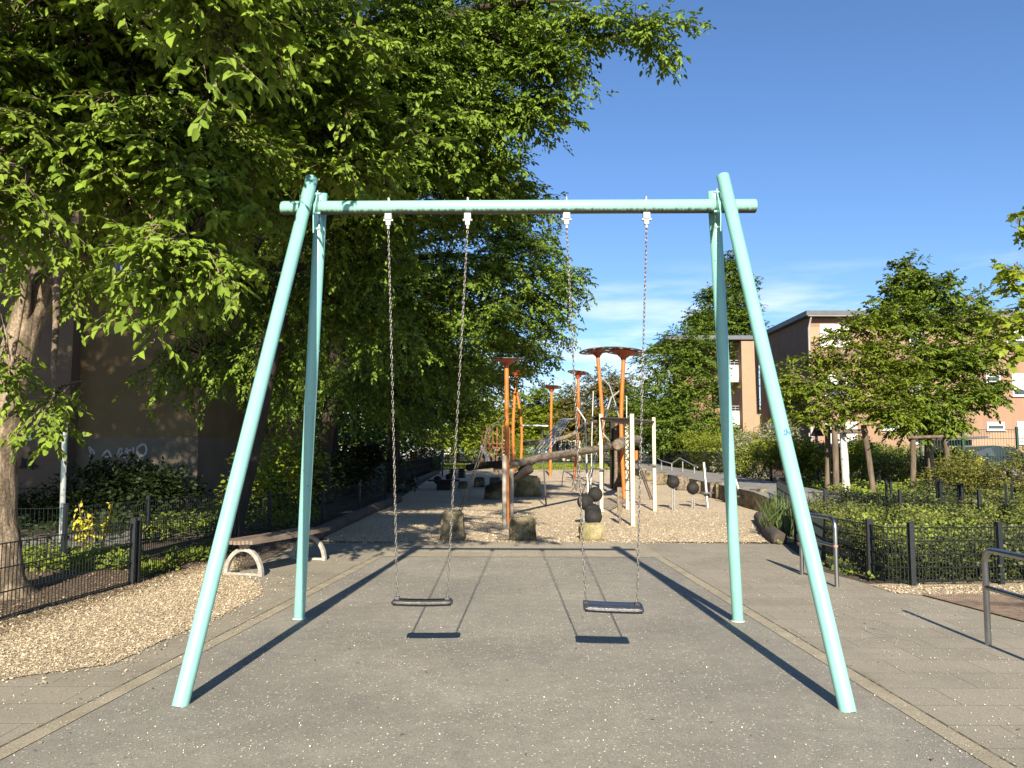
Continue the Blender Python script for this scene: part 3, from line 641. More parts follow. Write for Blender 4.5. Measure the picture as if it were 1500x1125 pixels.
# ------------------------------------------------------------------ hoops
def hoop(label, a, b, h, r=.024):
    root = thing('steel_hoop', label, 'hoop rail', a, 'steel tube hoops on the pavement')
    a, b = Vector(a), Vector(b); d = (b-a).normalized(); rb = .11; pts = [a-Vector((0, 0, .01)), a+Vector((0, 0, h-rb))]
    for k in range(1, 7): t = k/6*math.pi/2; pts.append(a+Vector((0, 0, h-rb))+d*rb*(1-math.cos(t))+Vector((0, 0, rb*math.sin(t))))
    for k in range(6): t = (1-k/6)*math.pi/2; pts.append(b+Vector((0, 0, h-rb))-d*rb*(1-math.cos(t))+Vector((0, 0, rb*math.sin(t))))
    pts += [b+Vector((0, 0, h-rb)), b-Vector((0, 0, .01))]
    mb = MB(); mb.tube(pts, r, 16); fr = mb.build('hoop_frame', M['steel'], root)
    mb = MB(); mb.tube([a+Vector((0, 0, h*.60))+d*.02, b+Vector((0, 0, h*.60))-d*.02], r*.8, 14); mb.build('middle_rail', M['steel'], root)
    mb = MB(); mb.tube([a+Vector((0, 0, h*.585)), a+Vector((0, 0, h*.615))], r+.0012, 16); mb.build('tape_band', M['tape'], root)
    return root
hb = G(1226, 860)
hoop('brushed steel hoop rail standing behind the green swing leg beside the fenced bed', hb, G(1175, 842), .76)
hr = G(1448, 945)
hoop('brushed steel hoop rail beside the rusty floor grate, running out of the picture', hr, hr+Vector((-.0072, -.95, 0)), .745)
# ------------------------------------------------------------------ floor grate
root = thing('floor_grate', 'rusty metal mesh grate set in the pavement below the plant bed', 'grate', G(1450, 890))
gq = [G(1352, 873), G(1560, 874), G(1620, 930), G(1500, 912)]
mb = MB(); mb.poly([p+Vector((0, 0, .009)) for p in [gq[0], gq[1], gq[2], gq[3]]]); mb.build('grate_bed', M['grate_dark'], root)
vs = []; P_ = []
a0, a1, b1, b0 = [np.array(p) for p in gq]
for q in np.linspace(0, 1, 56): P_.append([a0*(1-q)+a1*q, b0*(1-q)+b1*q])
for q in np.linspace(0, 1, 34):
    if .30 < q < .44: continue
    P_.append([a0*(1-q)+b0*q, a1*(1-q)+b1*q])
v_, f_ = tubes_np(np.array(P_)+np.array([0, 0, .014]), .0065, .0065, 4); quads_obj('grating', v_, f_, M['grate'], root, False)
# ------------------------------------------------------------------ bench
b0 = G(357, 843); b1 = G(452, 820); d = (b1-b0); d.z = 0; bl = d.length; d.normalize(); sdv = Vector((d.y, -d.x, 0))
bench = thing('park_bench', 'backless slatted wooden bench with pale arched metal feet', 'bench', b0)
def arch(c, mm, w2=.27, hh=.34):
    mb = MB(); pts = []
    for k in range(25):
        t = math.pi*k/24; pts.append((math.cos(t), math.sin(t)))
    for ro, ri, th in ((1.0, .82, .05),):
        vs = []
        for x, y in pts:
            for rr_ in (ro, ri):
                for sgn in (-1, 1): vs.append(c+sdv*(w2*rr_*x)+Vector((0, 0, hh*(rr_ if rr_ == ro else .86)*y))+d*th/2*sgn)
        fs = []
        for k in range(24):
            o = k*4; fs += [(o, o+1, o+5, o+4), (o+2, o+6, o+7, o+3), (o, o+4, o+6, o+2), (o+1, o+3, o+7, o+5)]
        fs += [(0, 2, 3, 1), (96, 97, 99, 98)]; mb.add(vs, fs)
    mb.box(c+Vector((0, 0, .018)), (w2*1.66, .035, .03), Matrix((sdv, d, Vector((0, 0, 1)))).transposed())
    mb.box(c+Vector((0, 0, hh+.022)), (.12, .06, .05), Matrix((sdv, d, Vector((0, 0, 1)))).transposed(), .008)
    for k in range(3): mb.box(c+Vector((0, 0, hh+.045)), (.42, .05, .012), Matrix((sdv, d, Vector((0, 0, 1)))).transposed())
    return mb.build('arched_foot', mm, bench)
M['castmetal'] = mat('cast_aluminium', (.36, .335, .295), (.25, .235, .205), 14, .55)
arch(b0, M['castmetal']); arch(b1, M['castmetal'])
rotb = Matrix((sdv, d, Vector((0, 0, 1)))).transposed()
for k in range(8):
    mb = MB(); o = (k-3.5)*.056; pts = []
    nseg = 10; bow = .05
    for q in range(nseg):
        t0, t1 = q/nseg, (q+1)/nseg
        def bp(t): s = -.16+t*(bl+.36); return b0+d*s+sdv*(o+bow*math.sin(math.pi*t))+Vector((0, 0, .412+.006*math.cos(k)))
        p0, p1 = bp(t0), bp(t1); dv = (p1-p0).normalized()
        rot_ = Matrix((Vector((dv.y, -dv.x, 0)), dv, Vector((0, 0, 1)))).transposed()
        mb.box((p0+p1)/2, (.044, (p1-p0).length+.002, .045), rot_)
    mb.build('slat', M['plank'], bench)
# ------------------------------------------------------------------ logs and stones
def log(name, label, pts, r, m, group=None, cat='log', r2=None, seg=6):
    pp = smooth_path(pts, seg); rr = np.linspace(r, r2 or r, len(pp)); root = MB(); 
    ta = pp[0]-(pp[1]-pp[0])/np.linalg.norm(pp[1]-pp[0])*r*.35; tb = pp[-1]+(pp[-1]-pp[-2])/np.linalg.norm(pp[-1]-pp[-2])*r*.35
    pp = np.concatenate([[ta], pp, [tb]]); rr = np.concatenate([[rr[0]*.72], rr, [rr[-1]*.72]])
    root.tube(pp, list(rr), 14); o = root.build(name, M[m], None, wobble=r*.025, wscale=1.2)
    # put the origin at the log's first point
    me = o.data; c = Vector(pts[0]); me.transform(Matrix.Translation(-c)); o.location = c
    return tag(o, label, cat, group)
lp = [G(463, 790), G(500, 772), G(543, 752), G(585, 735)]
for i, lb in enumerate(('dark edging log behind the bench at the pavement end of the row', 'middle edging log below the left mesh fence', 'edging log at the fence corner, farthest from the bench')):
    log('edging_log', lb, [lp[i]+Vector((0, 0, .09)), lp[i].lerp(lp[i+1], .97)+Vector((0, 0, .09))], .12, 'logedge', 'logs edging the gravel')
log('edging_log', 'shaded edging log along the far fence', [G(575, 722)+Vector((0, 0, .08)), G(640, 694)+Vector((0, 0, .08))], .13, 'logedge', 'logs edging the gravel')
log('edging_log', 'short dark edging log lying below the long leafed plants', [G(1113, 764)+Vector((0, 0, .09)), G(1126, 783)+Vector((0, 0, .09))], .13, 'logedge', 'logs edging the gravel')
log('edging_log', 'short dark edging log touching the pavement below the long leafed plants', [G(1126, 784)+Vector((0, 0, .08)), G(1142, 797)+Vector((0, 0, .08))], .13, 'logedge', 'logs edging the gravel')
def stone(label, c, w_, d_, h, m='stone', name='stone_block', group='stone blocks on the gravel', yaw=0, taper=.9, cat='stone'):
    bm = bmesh.new(); bmesh.ops.create_cube(bm, size=1); bmesh.ops.scale(bm, vec=(w_, d_, h), verts=bm.verts)
    bmesh.ops.bevel(bm, geom=bm.edges[:], offset=min(w_, d_, h)*.09, segments=2, affect='EDGES')
    bmesh.ops.subdivide_edges(bm, edges=bm.edges[:], cuts=4, use_grid_fill=True)
    sd = Vector((random.uniform(0, 50), random.uniform(0, 50), 0))
    for v in bm.verts:
        k = 1+(taper-1)*(v.co.z/h+.5); v.co.x *= k; v.co.y *= k
        v.co += noise.noise_vector(v.co*5/max(w_, .4)*.5+sd)*.075*min(w_, h)+noise.noise_vector(v.co*16+sd)*.018
    me = bpy.data.meshes.new(name); bm.to_mesh(me); bm.free(); me.materials.append(M[m])
    for p in me.polygons: p.use_smooth = True
    o = bpy.data.objects.new(name, me); COL.objects.link(o); c = Vector(c); o.location = (c.x, c.y, c.z+h/2-.02); o.rotation_euler = (0, 0, yaw)
    return tag(o, label, cat, group)
def px_stone(label, x0, x1, ytop, ybot, m='stone', dep=.35, **k):
    c = gp((x0+x1)/2, ybot); s = c.y/F; return stone(label, c+Vector((0, dep*.5, 0)), (x1-x0)*s, dep, (ybot-ytop)*s+.03, m, **k)
px_stone('tall mossy stone block at the gravel edge, wider at the foot, behind the left swing', 645, 679, 752, 793, dep=.36, taper=.88)
px_stone('squat mossy stone block at the gravel edge beside the grey post', 747, 785, 760, 793, dep=.36, taper=.94)
px_stone('pale lichen covered stone block under the black rubber balls', 850, 885, 769, 793, 'stone_pale', dep=.36, taper=.95)
px_stone('large pale yellow boulder under the long log', 753, 794, 699, 728, 'stone_pale', dep=.9, taper=.8)
px_stone('dark flat stone under the low end of the black log', 708, 742, 719, 732, dep=.5)
px_stone('small upright stone seat in the shade beside the bent steel tube', 694, 710, 700, 714, dep=.5)
px_stone('low stone seat in the shade nearest the dark table', 671, 685, 706, 716, dep=.5)
px_stone('small dark stone in the shade touching the table', 653, 662, 708, 716, dep=.4)
px_stone('rounded shaded stone behind the black log', 717, 733, 700, 712, dep=.6)
px_stone('pale stone behind the climbing logs', 727, 736, 682, 693, 'stone_pale', dep=.4)
# retaining stones along the right edge of the gravel
rs = [(948, 686, 701, 'first'), (956, 690, 704, ''), (970, 693, 709, ''), (978, 692, 709, ''), (1003, 697, 717, ''), (1012, 700, 717, ''), (1032, 706, 722, ''), (1046, 708, 724, ''), (1053, 708, 728, ''), (1062, 708, 730, ''), (1082, 714, 737, ''), (1092, 715, 738, ''), (1101, 720, 739, ''), (1117, 718, 743, ''), (1126, 718, 746, '')]
dsc = ['farthest, beside the cream post', 'second from the far end, low and brown', 'with a dark cracked face left of the black balls on stems', 'pale and smooth next to the cracked one', 'just left of the higher ball on a stem', 'between the two balls on stems', 'right of the lower ball on a stem', 'brown and ridged left of the mint post', 'paired with the ridged block by the mint post', 'half hidden behind the mint post', 'dark beside the tilted pole with a disc', 'behind the tilted pole with a disc', 'low and wide with a shadow, right of the tilted pole', 'split and upright before the dark fence panel', 'last and nearest, beside the long leafed plants']
for (x, y0, y1, _), dd in zip(rs, dsc):
    c = gp(x, y1+1); s = c.y/F
    stone('upright retaining stone block, '+dd, (c.x-.18, c.y-.05, c.z), random.uniform(9.5, 12)*s, .45, (y1-y0)*s+.06, random.choice(['stone', 'stone', 'log', 'stone_pale']), name='retaining_stone', group='stones holding the raised path', taper=.95, yaw=random.uniform(-.2, .2))
# ------------------------------------------------------------------ play equipment
def disc_pole(label, base, top, r, rd, rc, hc, tilt=(0, 0), bend=0, darkc=True):
    """orange pole, funnel and perforated round plate"""
    base, top = Vector(base), Vector(top)
    root = thing('disc_pole', label, 'play pole', base, 'orange poles with round plates')
    pts = smooth_path([base-Vector((0, 0, .02)), base.lerp(top, .5)+Vector((bend, 0, 0)), top], 8)
    mb = MB(); mb.tube(pts, r, 16); mb.build('pole', M['orange'], root)
    rot = Matrix.Rotation(tilt[0], 3, 'X')@Matrix.Rotation(tilt[1], 3, 'Y')
    mb = MB(); n = 20
    prof = [(r*1.05, -hc), (r*1.5, -hc*.75), (rc*.55, -hc*.35), (rc, -.02), (rc, -.012)]
    vs = []
    for R_, z in prof: vs += [top+rot@Vector((R_*math.cos(2*math.pi*j/n), R_*math.sin(2*math.pi*j/n), z)) for j in range(n)]
    mb.add(vs, [(i*n+j, i*n+(j+1) % n, (i+1)*n+(j+1) % n, (i+1)*n+j) for i in range(len(prof)-1) for j in range(n)])
    mb.build('funnel', M['orange_dark'] if darkc else M['orange'], root)
    mb = MB(); nr, na = 22, 96; holes = []
    for k in range(9): a = 2*math.pi*k/9+.2; holes.append((rd*.78*math.cos(a), rd*.78*math.sin(a), rd*.10))
    for k in range(6): a = 2*math.pi*k/6; holes.append((rd*.42*math.cos(a), rd*.42*math.sin(a), rd*.085))
    P = lambda i, j, z: top+rot@Vector((rd*i/nr*math.cos(2*math.pi*j/na), rd*i/nr*math.sin(2*math.pi*j/na), z))
    for i in range(1, nr):
        for j in range(na):
            rr_ = rd*(i+.5)/nr; a = 2*math.pi*(j+.5)/na; x, y = rr_*math.cos(a), rr_*math.sin(a)
            if any((x-hx)**2+(y-hy)**2 < hr_*hr_ for hx, hy, hr_ in holes): continue
            mb.add([P(i, j, 0), P(i+1, j, 0), P(i+1, j+1, 0), P(i, j+1, 0), P(i, j, .018), P(i+1, j, .018), P(i+1, j+1, .018), P(i, j+1, .018)], [(3, 2, 1, 0), (4, 5, 6, 7), (1, 2, 6, 5), (3, 0, 4, 7), (0, 1, 5, 4), (2, 3, 7, 6)])
    mb.build('perforated_plate', M['disc'], root); return root
def px_pole(label, bx, by, tx, ty, rpx, rdpx, rcpx, hcpx, Yf=None, tilt=(0, 0), bend=0):
    b = gp(bx, by) if Yf is None else at(bx, by, Yf); s = b.y/F; t = at(tx, ty, b.y)
    if Yf is not None: b.z = gz(b.x, b.y)
    return disc_pole(label, b, t, rpx*s, rdpx*s, rcpx*s, hcpx*s, tilt, bend)
px_pole('thick orange pole with a flat red funnel top, nearest one beside the grey posts', 743, 767, 742, 525, 3.3, 27, 23, 12, tilt=(.10, .02))
px_pole('orange pole with a big perforated plate tilted to the side, behind the thick pole', 753, 698, 757, 543, 2.4, 28, 15, 13, tilt=(-.28, .12), bend=-.12)
px_pole('bent orange pole leaning against its neighbour behind the nearest orange pole', 762, 694, 755, 560, 2.0, 10, 8, 6, bend=.22)
px_pole('slim straight orange pole with the lowest small plate, at the centre far end', 806, 698, 808, 567, 2.0, 15, 9, 7, tilt=(-.12, .05))
px_pole('slim orange pole half hidden behind the right swing chain', 841, 702, 847, 546, 2.1, 16, 10, 9, tilt=(-.1, .12), bend=.1)
px_pole('tall orange pole with a wide tilted plate, second from the cream posts', 882, 716, 875, 514, 2.7, 27, 15, 10, tilt=(-.07, -.10), bend=.10)
px_pole('tallest orange pole with the widest plate, beside the wooden palisade', 915, 731, 914, 515, 3.0, 32, 20, 13, tilt=(-.06, .10), bend=-.10)
Pt = lambda px, py, Y: at(px, py, Y)
log('balance_log', 'long pale weathered log sloping up to the wooden palisade', [Pt(747, 681, 17.9), Pt(800, 669, 20), Pt(860, 660, 23), Pt(915, 650, 26.5)], .08, 'log', 'climbing logs', r2=.115)
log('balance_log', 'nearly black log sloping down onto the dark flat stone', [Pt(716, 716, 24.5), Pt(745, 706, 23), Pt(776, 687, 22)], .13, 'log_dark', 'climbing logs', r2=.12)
log('balance_log', 'upper log rising behind the steel slide bars', [Pt(768, 650, 33), Pt(820, 643, 34), Pt(845, 633, 34)], .09, 'log', 'climbing logs')
log('balance_log', 'short high log crossing behind the cream posts', [Pt(838, 637, 36), Pt(860, 622, 34), Pt(896, 615, 32)], .095, 'log', 'climbing logs')
log('balance_log', 'thin dark log running level into the shade behind the grey posts', [Pt(686, 685, 27), Pt(715, 681, 26), Pt(742, 680, 25)], .11, 'logedge', 'climbing logs')
log('balance_log', 'dark log seen end-on beside the bent orange pole', [Pt(765, 690, 30), Pt(777, 676, 31), Pt(786, 672, 33)], .17, 'logedge', 'climbing logs')
log('balance_log', 'stout short log ending at the palisade above the long log', [Pt(905, 652, 24.6), Pt(918, 646, 27), Pt(935, 645, 29)], .18, 'log', 'climbing logs')
pal = thing('wooden_palisade', 'upright dark tree trunks forming a palisade beside the cream posts', 'palisade', gp(905, 722))
for x, yt, yb, r, m in ((897, 615, 716, .12, 'log_dark'), (903, 612, 718, .13, 'log'), (909, 617, 719, .11, 'log'), (915, 618, 721, .14, 'log_dark'), (925, 628, 728, .10, 'log')):
    b = gp(x, yb); t = at(x+random.uniform(-1, 1), yt, b.y); mb = MB(); mb.tube(smooth_path([b, b.lerp(t, .4)+Vector((.04, 0, 0)), t], 4), [r]*9, 10); mb.build('upright_trunk', M[m], pal, wobble=.02)
# grey posts
for lb, x, yt, yb, rp in (('taller pale grey post close before the nearest orange pole', 739, 667, 773, 3.4), ('shorter pale grey post just right of the nearest orange pole', 749.5, 687, 756, 2.9)):
    b = gp(x, yb); s = b.y/F; t = at(x, yt, b.y); mb = MB(); mb.tube([b-Vector((0, 0, .02)), t-Vector((0, 0, .012)), t], [rp*s, rp*s, rp*s*.88], 18)
    o = mb.build('grey_post', M['greypost']); o.data.transform(Matrix.Translation(-b)); o.location = b; tag(o, lb, 'post', 'pale grey posts')
# cream post frame with a roof net
pb = [gp(881, 750), gp(927, 771), gp(919, 746), gp(959, 749)]; ptop = [607, 607, 616, 612]; pxs = [881, 927, 919, 959]
fr = thing('post_canopy', 'four cream square posts carrying a thin dark net roof', 'climbing frame', pb[1]); tops = []
for p, yt, x in zip(pb, ptop, pxs):
    t = at(x, yt, p.y); t.x = p.x; t = Vector((p.x, p.y, t.z)); tops.append(t); mb = MB(); mb.box((p+t)/2, (.085, .085, t.z-p.z+.02), None, .008); mb.build('post', M['cream'], fr)
q = [tops[0], tops[1], tops[3], tops[2]]; q = [p+Vector((0, 0, -.10)) for p in q]
mb = MB()
for k in range(13):
    t = k/12; mb.tube([q[0].lerp(q[1], t), q[3].lerp(q[2], t)], .012, 5); mb.tube([q[0].lerp(q[3], t), q[1].lerp(q[2], t)], .012, 5)
for a_, b_ in ((0, 1), (1, 2), (2, 3), (3, 0)): mb.tube([q[a_], q[b_]], .028, 8)
mb.build('roof_net', M['rope'], fr)
for i, yy in ((0, 687), (3, 681)):
    c = at(pxs[i], yy, pb[i].y); mb = MB(); mb.lathe((pb[i].x, pb[i].y, c.z), [(.05, -.02), (.16, -.02), (.16, .02), (.05, .02)], 18, False); mb.build('collar_plate', M['disc'], fr)
mb = MB()
for k in range(7):
    z = .5+k*.27; c = pb[2]+Vector((0, 0, z)); mb.tube([c+Vector((.062*math.cos(a), .062*math.sin(a), .012*math.sin(2*a))) for a in [2*math.pi*j/12 for j in range(13)]], .012, 5)
mb.build('rope_winding', M['rope'], fr)
mb = MB(); b_ = pb[1]+Vector((-.2, .5, 0)); mb.box(b_+Vector((0, 0, .5)), (.10, .05, .55), None, .01); mb.tube([b_, b_+Vector((0, 0, .3))], .025, 8); mb.build('foot_board', M['log'], fr)
# stepping balls
def ball(label, cx, cy, rpx, Y=None, base=None):
    if base: b = gp(*base); Y = b.y
    c = at(cx, cy, Y); r = rpx*Y/F; root = thing('stepping_ball', label, 'rubber ball', (c.x, c.y, gz(c.x, c.y)), 'black balls on steel stems')
    mb = MB(); mb.sphere(c, r, 32, 18); ang = 0
    bl_ = mb.build('ball', M['ball'], root)
    mb = MB(); mb.tube([c+Vector((r*1.003*math.cos(t), r*1.003*math.sin(t), 0)) for t in [2*math.pi*k/40 for k in range(41)]], r*.018, 5); mb.build('moulding_seam', M['rubber'], bl_)
    mb = MB()
    for s_ in (-1, 1): mb.tube([(c.x+s_*r*.16, c.y, gz(c.x, c.y)-.02), (c.x+s_*r*.16, c.y, c.z-r*.8)], r*.11, 8)
    mb.build('stem', M['galv'], root)
ball('black rubber ball, highest of the four clustered above the stone', 872, 724, 10.8, 18.5)
ball('black rubber ball at the outer side of the cluster, behind the right swing chain', 857, 735, 11.5, 17.3)
ball('black rubber ball mostly hidden behind the lowest ball of the cluster', 868.5, 750, 12.2, 16.4)
ball('black rubber ball, lowest and nearest of the cluster, just over the pale stone', 869, 757, 12.8, 15.6)
ball('black rubber ball on a tall double stem beside the cream post', 986, 706, 9.4, base=(987, 747))
ball('black rubber ball on a short double stem between the tall ball and the tilted pole', 1015, 715, 9.2, base=(1016, 744))
# tilted poles with foot discs
for lb, bx, by, tx, ty, dy in (('slightly tilted steel pole with a foot disc left of the mint post', 1037, 744, 1031, 678, 722), ('strongly tilted steel pole with a foot disc right of the mint post', 1090, 741, 1072, 686, 727)):
    b = gp(bx, by); t = at(tx, ty, b.y+.3); root = thing('tilted_pole', lb, 'play pole', b, 'steel poles with foot discs')
    mb = MB(); mb.tube([b-Vector((0, 0, .02)), t], 2.2*b.y/F, 12); mb.build('pole', M['galv'], root)
    f_ = (by-dy)/(by-ty); c = b.lerp(t, f_); mb = MB(); mb.lathe(c, [(.03, -.02), (.20, -.02), (.20, .02), (.03, .02)], 20, False); mb.build('foot_disc', M['disc'], root)
# steel tubes
def tube_thing(name, label, paths, r, m='galv', cat='play tube', group='steel climbing tubes', n=8):
    b = Vector(paths[0][0]); mb = MB()
    for p in paths: mb.tube(p, r, n)
    o = mb.build(name, M[m]); o.data.transform(Matrix.Translation(-b)); o.location = b; return tag(o, label, cat, group)
tube_thing('climbing_tube', 'pair of bent dark steel tubes leaning up to the nearest orange pole', [[G(671, 752), Pt(694, 690, 16.6), Pt(715, 628, 17), Pt(739, 609, 17.5)], [G(674, 753), Pt(697, 691, 16.5), Pt(718.5, 630, 16.9), Pt(741, 612.5, 17.5)]], .012, 'rope')
for k in range(1): tube_thing('slide_bars', 'five parallel steel bars sloping up beside the slim orange poles', [[Pt(767+j*5.8, 679+j*.3, 26+j*.06), Pt(822+j*3.4, 614, 29), Pt(826+j*3.4, 613.5, 29.3)] for j in range(5)], .023, 'bright', cat='slide bars')
for lb, pts, r in (('bent bright steel tube from the tallest orange pole down to the cream post', [Pt(909, 571, 26.5), Pt(895, 583, 25), Pt(888, 606, 23), Pt(882, 634, 22), Pt(893, 647, 24)], .026),
                   ('thin bent steel tube between the two tall orange poles', [Pt(880, 552, 33), Pt(893, 565, 32), Pt(901, 590, 30), Pt(907, 612, 28)], .022),
                   ('straight thin steel rod beside the tallest orange pole', [Pt(918, 580, 27), Pt(918, 640, 27)], .018),
                   ('upright thin dark rod rising from the gravel right of the boulder', [G(800, 741), Pt(797, 690, 22), Pt(794, 628, 22)], .022),
                   ('crooked steel tube standing left of the first cream post', [Pt(862, 728, 24), Pt(860, 690, 24.3), Pt(857, 615, 24.5), Pt(845, 597, 25)], .026),
                   ('crooked steel tube crossing low behind the stepping balls', [Pt(861, 735, 24), Pt(866, 700, 25), Pt(872, 670, 26), Pt(880, 640, 27)], .024),
                   ('thin steel rod with a high tip behind the slim orange pole', [Pt(869, 573, 30), Pt(867, 640, 30), Pt(866, 715, 30)], .02),
                   ('level bright steel bar near the slim centre pole', [Pt(762, 623, 36), Pt(803, 624, 36)], .04)):
    tube_thing('climbing_tube', lb, [pts], r, 'rope' if 'dark' in lb else 'bright')
rp_ = []
for a_, b_ in (((849, 580, 40), (860, 700, 30)), ((851, 585, 40), (845, 716, 30)), ((855, 640, 33), (838, 712, 29)), ((872, 670, 28), (852, 725, 26)), ((845, 650, 33), (868, 720, 27)), ((826, 690, 33), (855, 690, 29)), ((842, 600, 38), (880, 635, 28)), ((828, 670, 36), (823, 708, 33))):
    rp_.append([Pt(*a_), Pt(*b_)])
tube_thing('climbing_net', 'slack grey climbing ropes strung below the slim orange poles', rp_, .016, 'rope', cat='rope net', group=None)
b_ = G(953, 732); tube_thing('climbing_rope', 'single slanting rope ladder leg beside the cream posts', [[Pt(932, 674, 24), b_], [Pt(934, 672, 24.2), b_+Vector((.06, 0, 0))]], .02, 'rope', cat='rope', group=None)
tube_thing('orange_peg', 'short orange peg top beside the tall cream posts', [[Pt(932, 660, 25), Pt(932, 674, 25)]], .06, 'orange', cat='peg', group=None)
# far left corner: table, balls, slatted steps
tb = gp(650, 718); root = thing('play_table', 'low dark table like platform on a block in the shaded gravel', 'platform', tb)
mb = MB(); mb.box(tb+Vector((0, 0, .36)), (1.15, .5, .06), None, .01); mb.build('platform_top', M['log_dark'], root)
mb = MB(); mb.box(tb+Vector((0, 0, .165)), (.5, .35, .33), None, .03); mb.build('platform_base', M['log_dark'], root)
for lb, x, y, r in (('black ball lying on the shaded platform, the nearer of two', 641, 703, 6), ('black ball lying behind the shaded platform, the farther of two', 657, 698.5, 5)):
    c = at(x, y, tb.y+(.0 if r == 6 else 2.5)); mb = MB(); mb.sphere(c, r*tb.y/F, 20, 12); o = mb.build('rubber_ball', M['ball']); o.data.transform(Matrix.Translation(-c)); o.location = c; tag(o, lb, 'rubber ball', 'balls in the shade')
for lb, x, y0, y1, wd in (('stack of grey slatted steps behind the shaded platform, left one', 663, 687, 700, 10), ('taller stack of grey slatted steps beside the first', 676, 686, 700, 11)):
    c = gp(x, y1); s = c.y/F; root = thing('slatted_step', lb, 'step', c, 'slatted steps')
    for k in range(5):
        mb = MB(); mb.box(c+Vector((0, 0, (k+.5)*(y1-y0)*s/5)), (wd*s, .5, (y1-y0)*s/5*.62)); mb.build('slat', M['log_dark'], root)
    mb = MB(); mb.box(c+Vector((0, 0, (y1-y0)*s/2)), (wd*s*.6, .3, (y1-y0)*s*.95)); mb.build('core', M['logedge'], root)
# far red pergola and thin fitness bars
pg = thing('red_pergola', 'rust red timber pergola in front of the far trees', 'pergola', (-2.4, 58, gz(0, 58)))
for i, x in enumerate((706, 712, 717, 722, 728, 736, 741, 746)):
    c = at(x, 660, 58); mb = MB(); mb.box((c.x, 58, gz(0, 58)+1.35+.1*(i % 3)), (.09, .09, 2.7+.2*(i % 3))); mb.build('post', M['rust'], pg)
for yy in (650, 656): c0, c1 = at(704, yy, 57.9), at(748, yy, 57.9); mb = MB(); mb.box((c0+c1)/2, (c1.x-c0.x, .06, .09)); mb.build('rail', M['rust'], pg)
for lb, xs_, yt, yb in (('thin dark bars of a low far exercise frame left of the bent tube', (686, 693, 702), 659, 686), ('thin dark bars of a low far exercise frame beside the grey posts', (712, 716, 724), 664, 688)):
    c = gp(xs_[0], yb); root = thing('exercise_bars', lb, 'exercise frame', c, 'exercise frames'); tp = []
    for x in xs_:
        b = gp(x, yb); t = Vector((b.x, b.y, at(x, yt, b.y).z)); tp.append(t); mb = MB(); mb.tube([b, t], .03, 6); mb.build('upright', M['rope'], root)
    mb = MB(); mb.tube(tp, .025, 6); mb.build('top_bar', M['rope'], root)
bn = gp(728, 694); root = thing('far_seat', 'small light lounger tilted up in front of the red pergola', 'lounger', bn)
mb = MB(); mb.box(bn+Vector((-.6, 0, .95)), (.12, 1.0, 1.5), Matrix.Rotation(R(-24), 3, 'Y')); mb.build('backrest', M['paper'], root)
mb = MB(); mb.box(bn+Vector((.1, 0, .40)), (1.0, .9, .10)); mb.build('seat', M['log'], root)
mb = MB(); mb.box(bn+Vector((.1, 0, .18)), (.6, .5, .36)); mb.build('base', M['log'], root)
# thin posts
def simple_post(name, label, cat, b, t, r, m, group=None):
    b, t = Vector(b), Vector(t); mb = MB(); mb.tube([b-Vector((0, 0, .02)), t-Vector((0, 0, r*.4)), t], [r, r, r*.7], 12); o = mb.build(name, M[m]); o.data.transform(Matrix.Translation(-b)); o.location = b; return tag(o, label, cat, group)
b = gp(648, 698); simple_post('thin_post', 'thin dark post at the far end of the left mesh fence', 'post', b, at(648, 659, b.y), .045, 'green_metal')
b = gp(617, 690); simple_post('lamp_pole', 'slim grey pole in the shade in front of the parked white car', 'pole', b, at(618, 640, b.y), .04, 'rope')
# path railing (right)
rl = thing('path_railing', 'grey steel handrail with four posts along the raised path', 'railing', at(970, 694, 43)); tp = []
for x, yt, yb in ((969, 675, 693), (984, 679, 696), (1000, 676, 700), (1017, 684, 704)):
    t = at(x, yt, 43-(x-969)*.12); b = Vector((t.x, t.y, at(x, yb, t.y).z)); tp.append(t); mb = MB(); mb.tube([b, t], .03, 8); mb.build('post', M['galv'], rl)
mb = MB(); mb.tube([at(963, 671, 44), tp[0], tp[1], at(996, 671, 41), tp[3]+Vector((.15, 0, -.02))], .028, 8); mb.build('handrail', M['galv'], rl)
# ------------------------------------------------------------------ pole left, sign right
b = G(90, 806); t = at(96, 606, b.y)
root = thing('stickered_pole', 'sticker covered metal pole before the graffiti wall, dark box near its top', 'pole', b)
mb = MB(); mb.tube([b-Vector((0, 0, .02)), t], .042, 14); mb.build('pole', M['pole'], root)
c = at(92, 622, b.y-.05); mb = MB(); mb.box(c+Vector((-.025, 0, .0)), (.05, .34, .30), None, .01); mb.build('sign_box', M['black'], root)
# the fence B post is separate; sign back on the right
b = at(1198, 700, 30); b.z = gz(0, 30); t = at(1195, 614, 30)
root = thing('road_sign', 'grey pole with the dark back of a triangular road sign', 'road sign', b)
mb = MB(); mb.tube([b, t], .05, 10); mb.build('pole', M['sign_pole'], root)
mb = MB(); c = at(1196, 630, 29.9); pts = [(-.25, -.22), (.25, -.22), (0, .26)]
vs = [c+Vector((x, -.06+s_, z)) for s_ in (0, .02) for x, z in pts]; mb.add(vs, [(0, 1, 2), (5, 4, 3), (0, 3, 4, 1), (1, 4, 5, 2), (2, 5, 3, 0)]); mb.build('sign_plate', M['black'], root)
b = at(1009, 672, 60); b.z = gz(0, 60); root = thing('post_sign', 'slim white post sign in front of the hedge trees', 'sign', b)
mb = MB(); mb.tube([b, at(1008, 629, 60)], .06, 8); mb.build('pole', M['galv'], root); mb = MB(); c = at(1009.5, 635, 59.9); mb.box(c, (.16, .04, .6)); mb.build('sign_plate', M['paper'], root)
